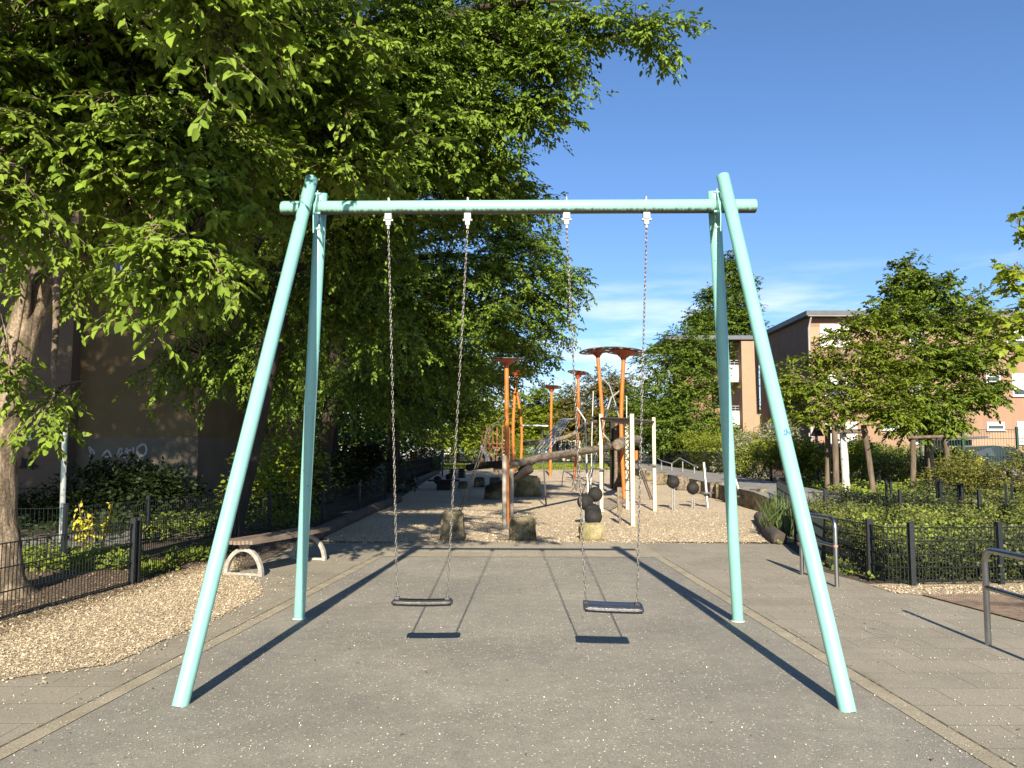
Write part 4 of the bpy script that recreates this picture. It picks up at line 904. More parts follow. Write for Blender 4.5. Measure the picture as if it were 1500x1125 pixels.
# ------------------------------------------------------------------ buildings
def window(parent, x0, x1, z0, z1, y, shut=None, mull=1, trans=None, depth=.12):
    """window in a facade facing -y; frame proud by a few mm, pane set back"""
    fr_ = MB(); t = .09; w_ = x1-x0; h = z1-z0; yy = y-.02
    fr_.box(((x0+x1)/2, yy, z1-t/2), (w_, .08, t)); fr_.box(((x0+x1)/2, yy, z0+t/2), (w_, .08, t))
    fr_.box((x0+t/2, yy, (z0+z1)/2), (t, .08, h-2*t)); fr_.box((x1-t/2, yy, (z0+z1)/2), (t, .08, h-2*t))
    for k in range(1, mull): fr_.box((x0+w_*k/mull, yy, (z0+z1)/2), (t*.9, .074, h-2*t))
    if trans: fr_.box(((x0+x1)/2, yy+.002, z0+h*trans), (w_-2*t, .07, t*.9))
    f = fr_.build('window', M['white'], parent)
    p = MB(); p.box(((x0+x1)/2, y-.004, (z0+z1)/2), (w_-2*t+.01, .02, h-2*t+.01)); p.build('pane', M['shutter' if shut == 'full' else 'glass'], f)
    if shut == 'full':
        s = MB(); k = int((h-2*t)/.12)
        for q in range(k): s.box(((x0+x1)/2, y-.022, z0+t+(q+.5)*(h-2*t)/k), (w_-2*t, .016, (h-2*t)/k*.8))
        s.build('roller_shutter', M['shutter'], f)
    elif shut:
        s = MB(); hh = (h-2*t)*shut; s.box(((x0+x1)/2, y-.022, z1-t-hh/2), (w_-2*t, .016, hh)); s.build('blind', M['curtain'], f)
    s = MB(); s.box(((x0+x1)/2, y-.07, z0-.025), (w_+.1, .14, .04)); s.build('sill', M['white'], f)
    return f
YF = 50.0; c0 = at(1184, 465, YF); XB = c0.x; ZT = c0.z; zg = gz(0, 50)-.05
blk = thing('apartment_building', 'three storey terracotta apartment block with flat grey roof edge behind the staked trees', 'building', (XB+10, YF, zg))
mb = MB(); XR = XB+34; mb.box(((XB+XR)/2, YF+5, (ZT+zg)/2), (XR-XB, 10, ZT-zg)); mb.build('wall', M['terracotta'], blk)
mb = MB(); mb.box((XB-.012, YF+5.01, (ZT+zg)/2-.01), (.03, 9.9, ZT-zg-.02)); mb.build('side_wall', M['terra_shade'], blk)
mb = MB(); mb.box(((XB+XR)/2+.0, YF+4.8, ZT+.17), (XR-XB+.7, 11, .30)); mb.box((XB-3.2, YF+14.5, ZT+.17), (7.4, 9, .298)); mb.build('roof', M['fascia'], blk)
mb = MB(); mb.box(((XB+XR)/2, YF-.60, ZT+.05), (XR-XB+.5, .16, .14)); g_ = mb.build('gutter', M['soffit'], blk)
xp = at(1187, 600, YF).x; mb = MB(); mb.tube([(xp+.02, YF-.55, ZT), (xp, YF-.12, ZT-.7), (xp, YF-.12, zg+3.3)], .06, 8); mb.tube([(xp, YF-.12, zg+3.3), (xp, YF-.12, zg)], .085, 8); mb.build('drainpipe', M['soffit'], blk)
wx = lambda px: at(px, 560, YF).x
wz = lambda py: at(1300, py, YF).z
window(blk, wx(1203), wx(1247), wz(508), wz(475), YF, 'full', 2)
window(blk, wx(1207), wx(1253), wz(652), wz(618), YF, 'full', 2)
window(blk, wx(1207), wx(1250), wz(583), wz(549), YF, .6, 2)
window(blk, wx(1289), wx(1315), wz(630), wz(616), YF, None, 1)
window(blk, wx(1334), wx(1358), wz(650), wz(625), YF, .3, 2)
window(blk, wx(1334), wx(1358), wz(580), wz(550), YF, .3, 2)
window(blk, wx(1334), wx(1358), wz(508), wz(478), YF, .3, 2)
window(blk, wx(1442), wx(1468), wz(630), wz(618), YF, .4, 1)
window(blk, wx(1444), wx(1465), wz(560), wz(546), YF, .4, 1)
window(blk, wx(1477), wx(1524), wz(508), wz(475), YF, .55, 2, .3)
window(blk, wx(1482), wx(1528), wz(580), wz(547), YF, .7, 2, .3)
window(blk, wx(1486), wx(1532), wz(650), wz(617), YF, .95, 2, .3)
mb = MB(); xa, xb_, xc = wx(1395), wx(1448), wx(1600); z1, z2 = wz(645), wz(634)
mb.add([(xa, YF-.006, zg), (xc, YF-.006, zg), (xc, YF-.006, z2), (xb_, YF-.006, z2), (wx(1425), YF-.006, z1), (xa, YF-.006, z1)], [(0, 1, 2, 3, 4, 5)]); mb.build('plinth_band', M['terra_light'], blk)
mb = MB(); mb.box((wx(1184)+.42, YF-.004, ZT-1.05), (.75, .02, .9)); mb.build('corner_patch', M['terra_light'], blk)
# house number plate by the drainpipe: a tiny blank white plate
mb = MB(); mb.box((wx(1179.5)+.2, YF-.02, wz(637)), (.16, .03, .22)); mb.build('wall_plate', M['soffit'], blk)
# set-back wing with balconies
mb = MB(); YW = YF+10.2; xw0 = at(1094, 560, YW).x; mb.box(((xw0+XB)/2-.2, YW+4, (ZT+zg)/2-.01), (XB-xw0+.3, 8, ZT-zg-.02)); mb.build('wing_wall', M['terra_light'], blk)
mb = MB(); mb.box((xw0-.014, YW+4, (ZT+zg)/2-.02), (.03, 7.9, ZT-zg-.06)); mb.build('wing_side_wall', M['terra_shade'], blk)
window(blk, xw0+1.0, xw0+2.0, wz(655), wz(638), YW-.01, None, 1)
for k, (yt, yb) in enumerate(((528, 556), (595, 622))):
    zt, zb = at(1080, yt, YW+1).z, at(1080, yb, YW+1).z; xl = at(1058, 560, YW+1).x
    mb = MB(); mb.box(((xl+xw0)/2, YW+2.6, zb-.1), (xw0-xl, 3.4, .2)); bal = mb.build('balcony', M['soffit'], blk)
    mb = MB(); mb.box(((xl+xw0)/2, YW+.95, (zb+zt-.35)/2), (xw0-xl, .05, zt-zb-.35)); kk = int((xw0-xl)/.13)
    for q in range(kk): mb.box((xl+(q+.5)*.13, YW+.92, (zb+zt-.35)/2), (.06, .05, zt-zb-.36))
    mb.build('parapet_panel', M['white'], bal)
    mb = MB(); mb.tube([(xl, YW+.95, zt), (xw0, YW+.95, zt)], .03, 6); mb.tube([(xl, YW+.95, zt-.18), (xw0, YW+.95, zt-.18)], .02, 6)
    for q in range(6): xx = xl+(q+.1)*(xw0-xl)/5.2; mb.tube([(xx, YW+.95, zt-.36), (xx, YW+.95, zt)], .02, 6)
    mb.build('railing', M['galv'], bal)
mb = MB(); mb.box((xw0-2.2, YW+5.0, (ZT+zg)/2-.03), (4.4, 1.2, ZT-zg-.08)); mb.build('back_wall', M['terracotta'], blk)
mb = MB(); mb.box((at(1060, 560, YW+1).x+.06, YW+.95, (ZT+zg)/2), (.12, .12, ZT-zg)); mb.build('balcony_column', M['soffit'], blk)
# green shed
sb = at(1408, 690, 44); sb.z = zg+.1; root = thing('bin_shed', 'small dark green metal shed with a flat overhanging roof below the facade', 'shed', sb)
z1 = at(1408, 644, 44).z; s = 44/F
mb = MB(); mb.box((sb.x, 44.8, (z1+sb.z)/2), (37*s, 1.5, z1-sb.z)); mb.build('wall', M['green_metal'], root)
mb = MB(); mb.box((sb.x, 44.6, z1+.05), (66*s, 2.4, .09), Matrix.Rotation(R(-4), 3, 'Y')); mb.build('roof', M['fascia'], root)
mb = MB()
for k in range(7): mb.box((sb.x-12*s+k*4*s-.1, 44.03, (z1+sb.z)/2-.1), (.04, .03, (z1-sb.z)*.75))
mb.build('slatted_door', M['greypost'], root)
# left shaded house with graffiti
YL = 20.0; xe = at(290, 640, YL).x; xc = at(113, 640, YL).x; zpl = at(200, 641, YL).z
old = thing('graffiti_house', 'ochre rendered house wall in deep tree shade with spray paint scrawls on its grey base', 'building', (xe-6, YL, 0))
mb = MB(); mb.box(((xe+xc)/2, YL+5, 4.8), (xe-xc, 10, 9.6)); mb.build('wall', M['oldwall'], old)
mb = MB(); mb.box((xc-7, YL+4.6, 4.79), (14, 10, 9.58)); mb.build('side_wing_wall', M['oldwall_pink'], old)
mb = MB(); mb.box(((xe+xc)/2+.006, YL+4.98, zpl/2), (xe-xc+.02, 10, zpl)); mb.build('plinth', M['plinth'], old)
mb = MB(); mb.box(((xe+xc)/2-6, YL+4.8, 9.75), (xe-xc+14.6, 10.9, .28)); mb.build('roof', M['fascia'], old)
for (x0, x1, z0, z1_) in ((xe-2.6, xe-1.4, 5.4, 6.9), (xc-3.2, xc-2.0, 5.4, 6.9)): window(old, x0, x1, z0, z1_, YL-.0 if x0 > xc else YL-.4, None, 2)
def strokes(name, m, lines, y, wd=.05, parent=old):
    mb = MB()
    for ln in lines:
        pts = smooth_path([(at(px, py, y).x, y-.006, at(px, py, y).z) for px, py in ln], 5)
        for a_, b_ in zip(pts[:-1], pts[1:]):
            a_, b_ = Vector(a_), Vector(b_); dv = (b_-a_).normalized(); nn = Vector((-dv.z, 0, dv.x))*wd/2; e = dv*wd*.3
            mb.add([p_+Vector((0, -.0005*len(mb.f), 0)) for p_ in (a_-nn-e, b_-nn+e, b_+nn+e, a_+nn-e)], [(0, 1, 2, 3)])
    return mb.build(name, m, parent)
# black scrawl: letters as seen (first letter half behind the trunk)
fk = [[(26, 657), (21, 668), (20, 690)], [(15, 674), (27, 671)], [(25, 672), (25, 683), (29, 685), (33, 682), (34, 671)], [(34, 672), (34, 685)], [(44, 673), (39, 673), (37, 679), (40, 685), (45, 682)], [(45, 663), (47, 674), (49, 687)], [(56, 666), (48, 677), (56, 684)]]
strokes('black_graffiti', M['black'], fk, YL-.4, .048)
wl = [[(131, 655), (138, 663), (132, 668)], [(131, 655), (134, 668)], [(150, 668), (158, 660), (163, 669), (154, 669)], [(172, 668), (176, 657), (180, 662), (176, 668), (184, 670)], [(186, 657), (188, 668)], [(183, 662), (192, 659)], [(196, 656), (196, 668)], [(208, 651), (201, 657), (203, 666), (211, 667), (215, 660), (213, 652), (207, 651)], [(205, 668), (202, 676), (209, 675)]]
for g_ in (wl[:3], wl[3:7], wl[7:]): strokes('pale_graffiti', M['chalk'], g_, YL-.02, .05)
c = at(39.5, 640, YL-.42); mb = MB(); mb.box(c, (.20, .012, .17)); mb.build('paper_notice', M['paper'], old)
# distant houses
def house(label, px0, px1, ytop, Y, m, roofm, nw):
    a, b = at(px0, ytop, Y), at(px1, ytop, Y); g_ = gz(0, Y)-.2; root = thing('distant_house', label, 'house', ((a.x+b.x)/2, Y, g_), 'houses behind the park')
    mb = MB(); mb.box(((a.x+b.x)/2, Y+4, (a.z+g_)/2), (b.x-a.x, 8, a.z-g_)); mb.build('wall', M[m], root)
    mb = MB(); mb.box(((a.x+b.x)/2, Y+4, a.z+.15), (b.x-a.x+.6, 8.6, .3)); mb.build('roof', M[roofm], root)
    for k in range(nw):
        xx = a.x+(k+.5)*(b.x-a.x)/nw
        for z in (a.z-1.6, a.z-4.4): window(root, xx-.5, xx+.5, z-.7, z+.7, Y, None, 2)
house('pale yellow house seen through the gap right of the slim centre pole', 806, 850, 634, 95, 'house_yellow', 'fascia', 3)
house('distant white block just showing over the trees beside the nearest orange pole', 712, 742, 602, 170, 'house_white', 'house_white', 3)
# ------------------------------------------------------------------ cars and far left bits
def car(label, c, ln, m, yaw=0, name='parked_car'):
    root = thing(name, label, 'car', c, 'parked cars'); c = Vector(c); rz = Matrix.Rotation(yaw, 3, 'Z')
    prof = [(-.5, .30), (-.5, .62), (-.47, .80), (-.30, .92), (-.17, 1.36), (.12, 1.44), (.33, 1.36), (.46, .98), (.5, .90), (.5, .30)]
    wd = 1.7; mb = MB(); k = len(prof); vs = []
    for sgn in (-1, 1):
        for x, z in prof: vs.append(c+rz@Vector((x*ln, sgn*wd/2*(.86 if z > 1 else 1), z)))
    mb.add(vs, [tuple(range(k))[::-1], tuple(range(k, 2*k))]+[(i, (i+1) % k, k+(i+1) % k, k+i) for i in range(k)]); body = mb.build('body', M[m], root)
    for sgn in (-1, 1):
        mb = MB(); q = [(-.19, .96), (-.12, 1.30), (.12, 1.37), (.28, 1.30), (.38, .98)]; mb.add([c+rz@Vector((x*ln, sgn*(wd/2*(.94 if z < 1 else .87)+.012), z)) for x, z in q], [(0, 1, 2, 3, 4)]); mb.build('side_window', M['glass'], root)
    for x in (-.31, .31):
        for sgn in (-1, 1):
            mb = MB(); a = c+rz@Vector((x*ln, sgn*(wd/2-.18), .31)); b = c+rz@Vector((x*ln, sgn*(wd/2+.015), .31)); mb.tube([a, b], .31, 18); wh = mb.build('wheel', M['tyre'], root)
            mb = MB(); mb.tube([b, b+rz@Vector((0, sgn*.008, 0))], .19, 14); mb.build('rim', M['galv'], wh)
    return root
car('white car parked in the shade beyond the left end of the far fence', Vector((at(617, 660, 86).x, 86, gz(0, 80))), 4.0, 'car_white', R(10))
car('dark blue car roof showing above the dark hedge before the shutters', Vector((at(1222, 660, 40).x, 40, .58)), 4.3, 'car_blue', R(5))
car('dark green car roof showing above olive shrubs by the green fence', Vector((at(1424, 660, 37), )[0][:1]+(37, .42)), 4.4, 'car_dark', R(3))
b = Vector((at(606, 662, 60).x, 60, gz(0, 60))); root = thing('orange_bin', 'orange litter bin in the far shade left of the white car', 'litter bin', b)
mb = MB(); mb.lathe(b+Vector((0, 0, .35)), [(0, 0), (.26, 0), (.30, .75), (.31, .80), (.2, .82), (0, .82)], 18); mb.build('bin', M['orange'], root)
mb = MB(); mb.tube([b, b+Vector((0, 0, .6))], .05, 8); mb.build('post', M['rope'], root)
b = Vector((at(629, 672, 56).x, 56, gz(0, 56))); root = thing('white_rack', 'small white tube rack at the far shaded path end', 'rack', b)
for k in range(3): mb = MB(); mb.tube([b+Vector((k*.3-.3, 0, 0)), b+Vector((k*.3-.3, 0, .95))], .03, 6); mb.build('upright', M['white'], root)
mb = MB(); mb.tube([b+Vector((-.35, 0, .95)), b+Vector((.35, 0, .95))], .035, 6); mb.tube([b+Vector((-.35, 0, .5)), b+Vector((.35, 0, .5))], .03, 6); mb.build('rail', M['white'], root)
b = Vector((at(655, 672, 72).x, 72, gz(0, 72))); root = thing('white_board', 'white notice board standing at the far edge of the lawn', 'board', b)
mb = MB(); mb.box(b+Vector((0, 0, 1.25)), (.62, .05, .8)); mb.build('panel', M['white'], root)
mb = MB(); mb.tube([b+Vector((-.25, .05, 0)), b+Vector((-.25, .05, 1.6))], .03, 6); mb.tube([b+Vector((.25, .05, 0)), b+Vector((.25, .05, 1.6))], .03, 6); mb.build('post', M['galv'], root)
# ------------------------------------------------------------------ trees
LB = lambda px, py, Y, rx, ry, rz, n: (tuple(at(px, py, Y)), (rx, ry, rz), n)
b = G(-5, 872)
# near tree
T1 = [b+Vector((0, 0, -.05)), b+Vector((.0, 0, .16)), at(-4, 760, 8.8), at(0, 670, 8.85), at(14, 575, 8.9), at(38, 475, 9.0), at(72, 385, 9.1), at(85, 250, 9.2), at(78, 60, 9.3), at(70, -180, 9.6), at(90, -420, 10)]
lob1 = [LB(-20, 265, 6.4, .7, .7, .3, 28), LB(78, 590, 8.4, .25, .25, .1, 4), LB(15, 540, 8.3, .15, .2, .06, 2),
        LB(110, 215, 7.2, .9, .8, .35, 46), LB(30, 110, 7.0, .9, .8, .35, 46), LB(170, 80, 7.4, .9, .8, .35, 50), LB(230, 175, 7.3, .75, .7, .28, 42), LB(340, 60, 7.8, .9, .8, .35, 52),
        LB(420, 100, 8.4, .9, .8, .35, 50), LB(250, 255, 7.2, .65, .6, .2, 30), LB(275, 360, 7.0, .40, .45, .16, 22), LB(235, 415, 7.2, .22, .3, .1, 7), LB(345, 215, 7.8, .55, .6, .2, 24), LB(440, 40, 8.0, .9, .8, .35, 48),
        LB(210, 0, 7.2, 1.2, .9, .4, 50), LB(60, -10, 6.4, 1.2, .9, .4, 40), LB(480, 180, 8.8, .6, .7, .22, 34), LB(545, 190, 9.0, .5, .6, .2, 24), LB(520, 240, 8.8, .4, .5, .15, 18), LB(320, 15, 5.3, .35, .4, .2, 12), LB(300, -40, 5.4, .5, .4, .2, 16),
        ((-1.9, 4.9, 5.3), (.5, .6, .4), 13), ((-1.2, 5.0, 5.9), (.5, .5, .4), 8), ((-.5, 5.2, 6.1), (.45, .5, .4), 6), ((.2, 5.4, 6.6), (.4, .5, .4), 3), ((-1.6, 5.6, 6.9), (.5, .5, .4), 8), ((-2.6, 4.6, 5.2), (.5, .6, .4), 14), ((-.1, 6, 7.6), (.3, .5, .8), 11), ((-1.0, 4.8, 4.85), (.3, .3, .12), 7), ((.15, 4.7, 4.95), (.3, .3, .12), 7),
        LB(190, 330, 9.8, .8, .9, .3, 24), LB(90, 395, 10.6, .8, .9, .3, 22), LB(120, 130, 11, 1.5, 1.2, .7, 70), LB(330, 300, 10.5, .9, .9, .35, 30),
        LB(380, 180, 10.8, 1.2, 1.0, .5, 54), LB(300, 10, 11, 1.5, 1.2, .8, 70), LB(330, -380, 9.5, 1.6, 1.6, 1.1, 90), LB(430, -130, 9.4, 1.2, 1.2, .7, 60), LB(490, -270, 9.8, 1.3, 1.3, .8, 70), LB(160, -200, 9, 1.8, 1.8, 1.2, 120), LB(-80, -120, 9, 1.8, 1.8, 1.2, 70), LB(350, -220, 9.8, 1.6, 1.6, 1.1, 70), LB(-30, 190, 10.5, 1.2, 1.2, .8, 44), LB(140, -420, 10, 2.0, 2.0, 1.4, 70), LB(-20, 20, 12, 1.6, 1.4, 1.0, 60)]
limb1 = [([at(36, 480, 8.95), at(36, 440, 8.8), at(38, 395, 8.7), at(20, 300, 8.2)], .07, .04), ([at(60, 430, 9), at(110, 375, 9.4), at(210, 372, 9.8), at(320, 330, 10)], .09, .03), ([at(80, 300, 9.1), at(30, 130, 8.8), at(32, 0, 8.8)], .10, .06), ([at(85, 200, 9.2), at(200, 110, 8.6), at(340, 70, 8.2), at(450, 60, 8.4)], .09, .03)]
tree('broadleaf_tree', 'leaning grey trunked tree at the picture edge with drooping bright leaf sprays', 'tree', [tuple(p) for p in T1], [.50, .27, .19, .185, .18, .175, .165, .15, .13, .1, .05], plates(lob1, .9, 1), 'leaf_near', .098, .85, 9, 8, .38, 'bark', T_NEAR, 'large trees along the shaded side', .42, 2, limb1)
# second tree, overhanging the middle
b = G(338, 785)
T2 = [b+Vector((0, 0, -.05)), b+Vector((0, 0, .3)), at(358, 690, 15), at(385, 560, 15), at(420, 400, 15), at(450, 200, 15), at(480, 0, 15.2), at(520, -250, 15.5)]
lob2 = [LB(960, 40, 12.5, .55, .5, .22, 22), LB(862, 30, 12.6, .6, .5, .3, 26), LB(812, 90, 12.6, .55, .5, .35, 30), LB(797, 150, 12.8, .5, .45, .30, 26), LB(732, 60, 12.6, .8, .6, .6, 54), LB(762, 10, 12.8, .9, .6, .5, 46),
        LB(722, 160, 13, .6, .6, .45, 44), LB(652, 90, 12.5, .9, .7, .6, 66), LB(600, 60, 12, .9, .7, .6, 64), LB(560, 110, 11.6, .9, .7, .5, 64), LB(620, 170, 12.2, .9, .7, .5, 64), LB(672, 190, 12.8, .7, .6, .4, 42),
        LB(560, 210, 12, .9, .7, .5, 60), LB(702, 240, 13.6, .7, .6, .35, 36), LB(630, 240, 13, .9, .7, .4, 50), LB(757, 280, 14.4, .4, .5, .25, 18), LB(682, 290, 14.2, .8, .7, .35, 38), LB(530, 280, 12.6, .8, .7, .4, 40), LB(580, 320, 14, 1, .8, .45, 44),
        LB(500, 60, 11.5, .9, .8, .6, 56), LB(480, 330, 13.4, .8, .8, .5, 36), LB(540, 390, 14.5, 1, .9, .5, 44), LB(480, 440, 15, 1, .9, .5, 40), LB(560, 480, 15.5, .9, .9, .5, 34), LB(420, 260, 13.6, 1.2, 1, .8, 60),
        LB(520, 150, 16, 1.8, 1.4, 1.2, 110), LB(630, 40, 15.5, 1.8, 1.4, 1.2, 100), LB(350, 420, 15, 1.3, 1.2, .9, 60), LB(400, 530, 16, 1.2, 1.2, .7, 46), LB(300, 520, 16, 1.2, 1.2, .8, 46), LB(480, -290, 14, 1.8, 1.8, 1.2, 110), LB(660, -260, 13.5, 1.8, 1.8, 1.0, 100), LB(400, -340, 14.5, 1.8, 1.8, 1.2, 90), LB(300, -200, 13, 1.6, 1.6, 1.2, 90), LB(620, -70, 14.5, 1.6, 1.6, 1.0, 80), LB(540, -600, 15, 2.2, 2.2, 1.4, 110), LB(560, -150, 14, 2.2, 2, 1.4, 150), LB(722, -110, 13.5, 1.6, 1.5, .9, 70), LB(380, -120, 14.5, 2, 2, 1.4, 80), LB(560, -420, 15, 2.6, 2.4, 1.6, 90)]
limb2 = [([at(440, 250, 15), at(500, 60, 13.6), at(570, 40, 12.8), at(640, 28, 12.4), at(720, 8, 12.4), at(850, 0, 12.5)], .13, .03), ([at(430, 330, 15), at(560, 180, 13.6), at(660, 160, 12.8), at(740, 215, 13)], .10, .015), ([at(420, 400, 15), at(520, 360, 14.4), at(620, 270, 13.2), at(640, 290, 13)], .07, .015)]
tree('broadleaf_tree', 'big tree whose leafy limbs overhang the crossbeam and reach into the blue sky', 'tree', [tuple(p) for p in T2], [.36, .24, .21, .2, .19, .17, .14, .06], plates(lob2, .8, .95), 'leaf_mid', .095, .95, 9, 8, .4, 'bark_dark', T_NEAR, 'large trees along the shaded side', .42, 1, limb2)
b = G(469, 737)
T3 = [b+Vector((0, 0, -.05)), b+Vector((0, 0, .3)), at(474, 660, 23), at(490, 560, 23), at(500, 420, 23), at(520, 250, 23), at(540, 60, 23)]
lob3 = [LB(810, 400, 22, .8, .8, .5, 34), LB(780, 440, 22, .9, .9, .6, 46), LB(805, 480, 22.5, .5, .6, .3, 16), LB(740, 390, 21.5, 1.1, .9, .7, 60), LB(765, 350, 22, 1.0, .8, .6, 46), LB(720, 460, 22, 1.1, 1, .7, 58), LB(670, 400, 21.5, 1.3, 1, .9, 70), LB(650, 480, 22, 1.2, 1, .7, 56),
        LB(600, 430, 22, 1.2, 1, .8, 50), LB(760, 310, 22.5, 1, .9, .6, 40), LB(690, 320, 22, 1.4, 1, .9, 60), LB(740, 500, 23, 1.0, 1, .4, 30), LB(780, 520, 24, .7, .8, .35, 18), LB(670, 545, 23, 1.2, 1, .6, 44), LB(590, 540, 22.5, 1.3, 1.1, .7, 44), LB(510, 560, 22, 1.3, 1.1, .8, 44),
        LB(560, 330, 24, 2, 1.6, 1.4, 90), LB(620, 220, 24, 2.4, 2, 1.8, 150), LB(440, 480, 23, 1.6, 1.4, 1.2, 60), LB(420, 350, 24, 2, 2, 1.8, 70), LB(520, 120, 24, 2.6, 2.4, 2, 90), LB(700, 250, 24, 1.6, 1.5, 1.0, 56), LB(420, 590, 24, 1.4, 1.3, .6, 36), LB(705, 555, 25, .8, .9, .3, 16), LB(610, 600, 25, 1.2, 1, .45, 26)]
tree('broadleaf_tree', 'dense tree behind the crossbeam, its low branches ending at the right swing chain', 'tree', [tuple(p) for p in T3], [.38, .26, .22, .2, .18, .14, .06], plates(lob3, .85, .95), 'leaf_mid', .115, 1.25, 8, 8, .5, 'bark_dark', T_FAR, 'large trees along the shaded side', .38, 1)
def simple_tree(label, base, lobes, m, leaf, r0=.25, group='trees behind the park', blen=1.6, slen=.75, nspray=7, nleaf=7, name='broadleaf_tree', lean=0, bark='bark_dark', top=None, **kw):
    base = Vector(base); zt = top or max(l[0][2] for l in lobes); mx = np.mean([l[0][0] for l in lobes])
    tr = [tuple(base-Vector((0, 0, .05))), tuple(base+Vector((lean*.1, 0, zt*.25))), (base.x*.8+mx*.2+lean, base.y, base.z+(zt-base.z)*.6), (base.x*.6+mx*.4+lean, base.y, zt)]
    return tree(name, label, 'tree', tr, [r0, r0*.8, r0*.55, r0*.2], lobes, m, leaf, blen, nspray, nleaf, slen, bark, T_FAR, group, .25, 1, limbr=.06, **kw)
b = gp(560, 712)
simple_tree('shaded tree by the far fence, its foliage ending beside the left disc pole', (at(575, 700, 33).x, 33, gz(0, 33)), [LB(700, 548, 31, 1.0, 1.1, .4, 26), LB(690, 530, 31, 1.6, 1.4, .9, 60), LB(640, 560, 32, 1.8, 1.5, 1, 60), LB(757, 503, 31, .9, .9, .3, 16), LB(660, 470, 33, 2.4, 2, 1.6, 80), LB(600, 500, 33, 2, 2, 1.5, 60), LB(560, 580, 34, 2, 1.6, 1, 50), LB(640, 610, 33, 1.4, 1.4, .5, 30), LB(690, 590, 34, 1.2, 1.2, .5, 22), LB(590, 400, 35, 3, 2.6, 2.2, 80), LB(500, 480, 35, 2.6, 2.2, 2, 60)], 'leaf_far', .15, group='large trees along the shaded side')
simple_tree('lighter green tree beyond the end of the shaded fence, above the far lawn', (at(668, 672, 75).x, 75, gz(0, 75)), [LB(690, 590, 72, 2.4, 2, 1.6, 60), LB(660, 600, 72, 2.4, 2, 1.8, 60), LB(700, 620, 71, 2.2, 2, 1.5, 60), LB(720, 610, 72, 1.6, 2, 1.2, 36), LB(650, 560, 74, 3, 2.5, 2.2, 60), LB(670, 640, 71, 2.2, 2, 1, 50), LB(700, 648, 71, 2, 2, .8, 40)], 'leaf_bush', .24)
simple_tree('round green tree between the orange poles above the far pergola', (at(785, 670, 92).x, 92, gz(0, 92)), [LB(790, 590, 90, 3, 2.5, 2, 80), LB(770, 610, 90, 3, 2.5, 2, 70), LB(815, 600, 90, 2.6, 2.5, 1.8, 60), LB(800, 625, 89, 3, 2.5, 1.5, 60), LB(765, 635, 89, 2.6, 2.5, 1.5, 50), LB(745, 600, 92, 2.5, 2.5, 2, 50), LB(735, 625, 92, 2.5, 2.5, 2, 50)], 'leaf_bush', .3)
simple_tree('bronze tinted tree behind the tall orange poles', (at(880, 672, 80).x, 80, gz(0, 80)), [LB(885, 565, 78, 2.4, 2, 1.6, 70), LB(850, 585, 78, 2.2, 2, 1.6, 60), LB(915, 575, 78, 2.2, 2, 1.6, 60), LB(870, 610, 77, 2.6, 2.2, 1.6, 66), LB(900, 610, 77, 2.4, 2.2, 1.6, 60), LB(835, 610, 77, 1.8, 2, 1.4, 44), LB(880, 640, 76, 2.6, 2.2, 1.2, 50), LB(845, 630, 77, 1.6, 2, 1.2, 30)], 'leaf_bronze', .24)
simple_tree('pale green feathery tree just right of the bronze one', (at(935, 672, 72).x, 72, gz(0, 72)), [LB(935, 585, 70, 1.3, 1.6, 1.8, 56), LB(925, 620, 70, 1.8, 1.8, 1.6, 56), LB(950, 615, 70, 1.6, 1.8, 1.6, 56), LB(945, 645, 69, 2, 1.8, 1, 44), LB(915, 645, 70, 1.8, 1.8, 1, 44)], 'leaf_far', .22)
simple_tree('broad bushy tree left of the mint post, next to the balconies', (at(1005, 680, 56).x, 56, gz(0, 56)), [LB(1000, 505, 55, 2, 1.8, 1.2, 66), LB(970, 530, 54, 1.6, 1.8, 1.2, 52), LB(1030, 520, 55, 1.8, 1.8, 1.4, 56), LB(985, 565, 53.5, 2, 1.8, 1.4, 76), LB(1025, 570, 53.5, 2, 1.8, 1.4, 66), LB(960, 600, 53, 1.6, 1.6, 1.2, 56), LB(1000, 615, 52.5, 2, 1.6, 1.3, 76), LB(1040, 620, 52.5, 1.8, 1.6, 1.3, 56), LB(1010, 645, 52, 2, 1.5, .8, 46), ], 'leaf_far', .2)
cf = [LB(1072, 385, 70, .6, .6, 1.0, 20), LB(1075, 410, 70, 1.0, 1, 1.2, 36), LB(1045, 432, 69, 1.0, 1, .8, 26), LB(1075, 445, 69, 1.8, 1.6, 1.4, 60), LB(1030, 462, 69, 1.2, 1.2, .8, 36), LB(1060, 475, 68.5, 2.2, 1.8, 1.4, 70), LB(1095, 420, 70, .8, .8, 1.0, 20), LB(1090, 470, 69, 1.6, 1.5, 1.2, 40), LB(1025, 485, 68.5, 1.4, 1.4, 1.0, 40), LB(1055, 510, 68, 2.4, 2, 1.5, 70), LB(1085, 520, 69, 1.8, 1.6, 1.5, 40), LB(1060, 560, 68, 2.6, 2, 1.8, 50)]
simple_tree('tall pointed tree rising behind the mint post', (at(1070, 680, 70).x, 70, gz(0, 70)), [(c, r, int(n*1.5)) for c, r, n in cf], 'leaf_far', .24, flat=.9, top=at(1073, 375, 70).z)
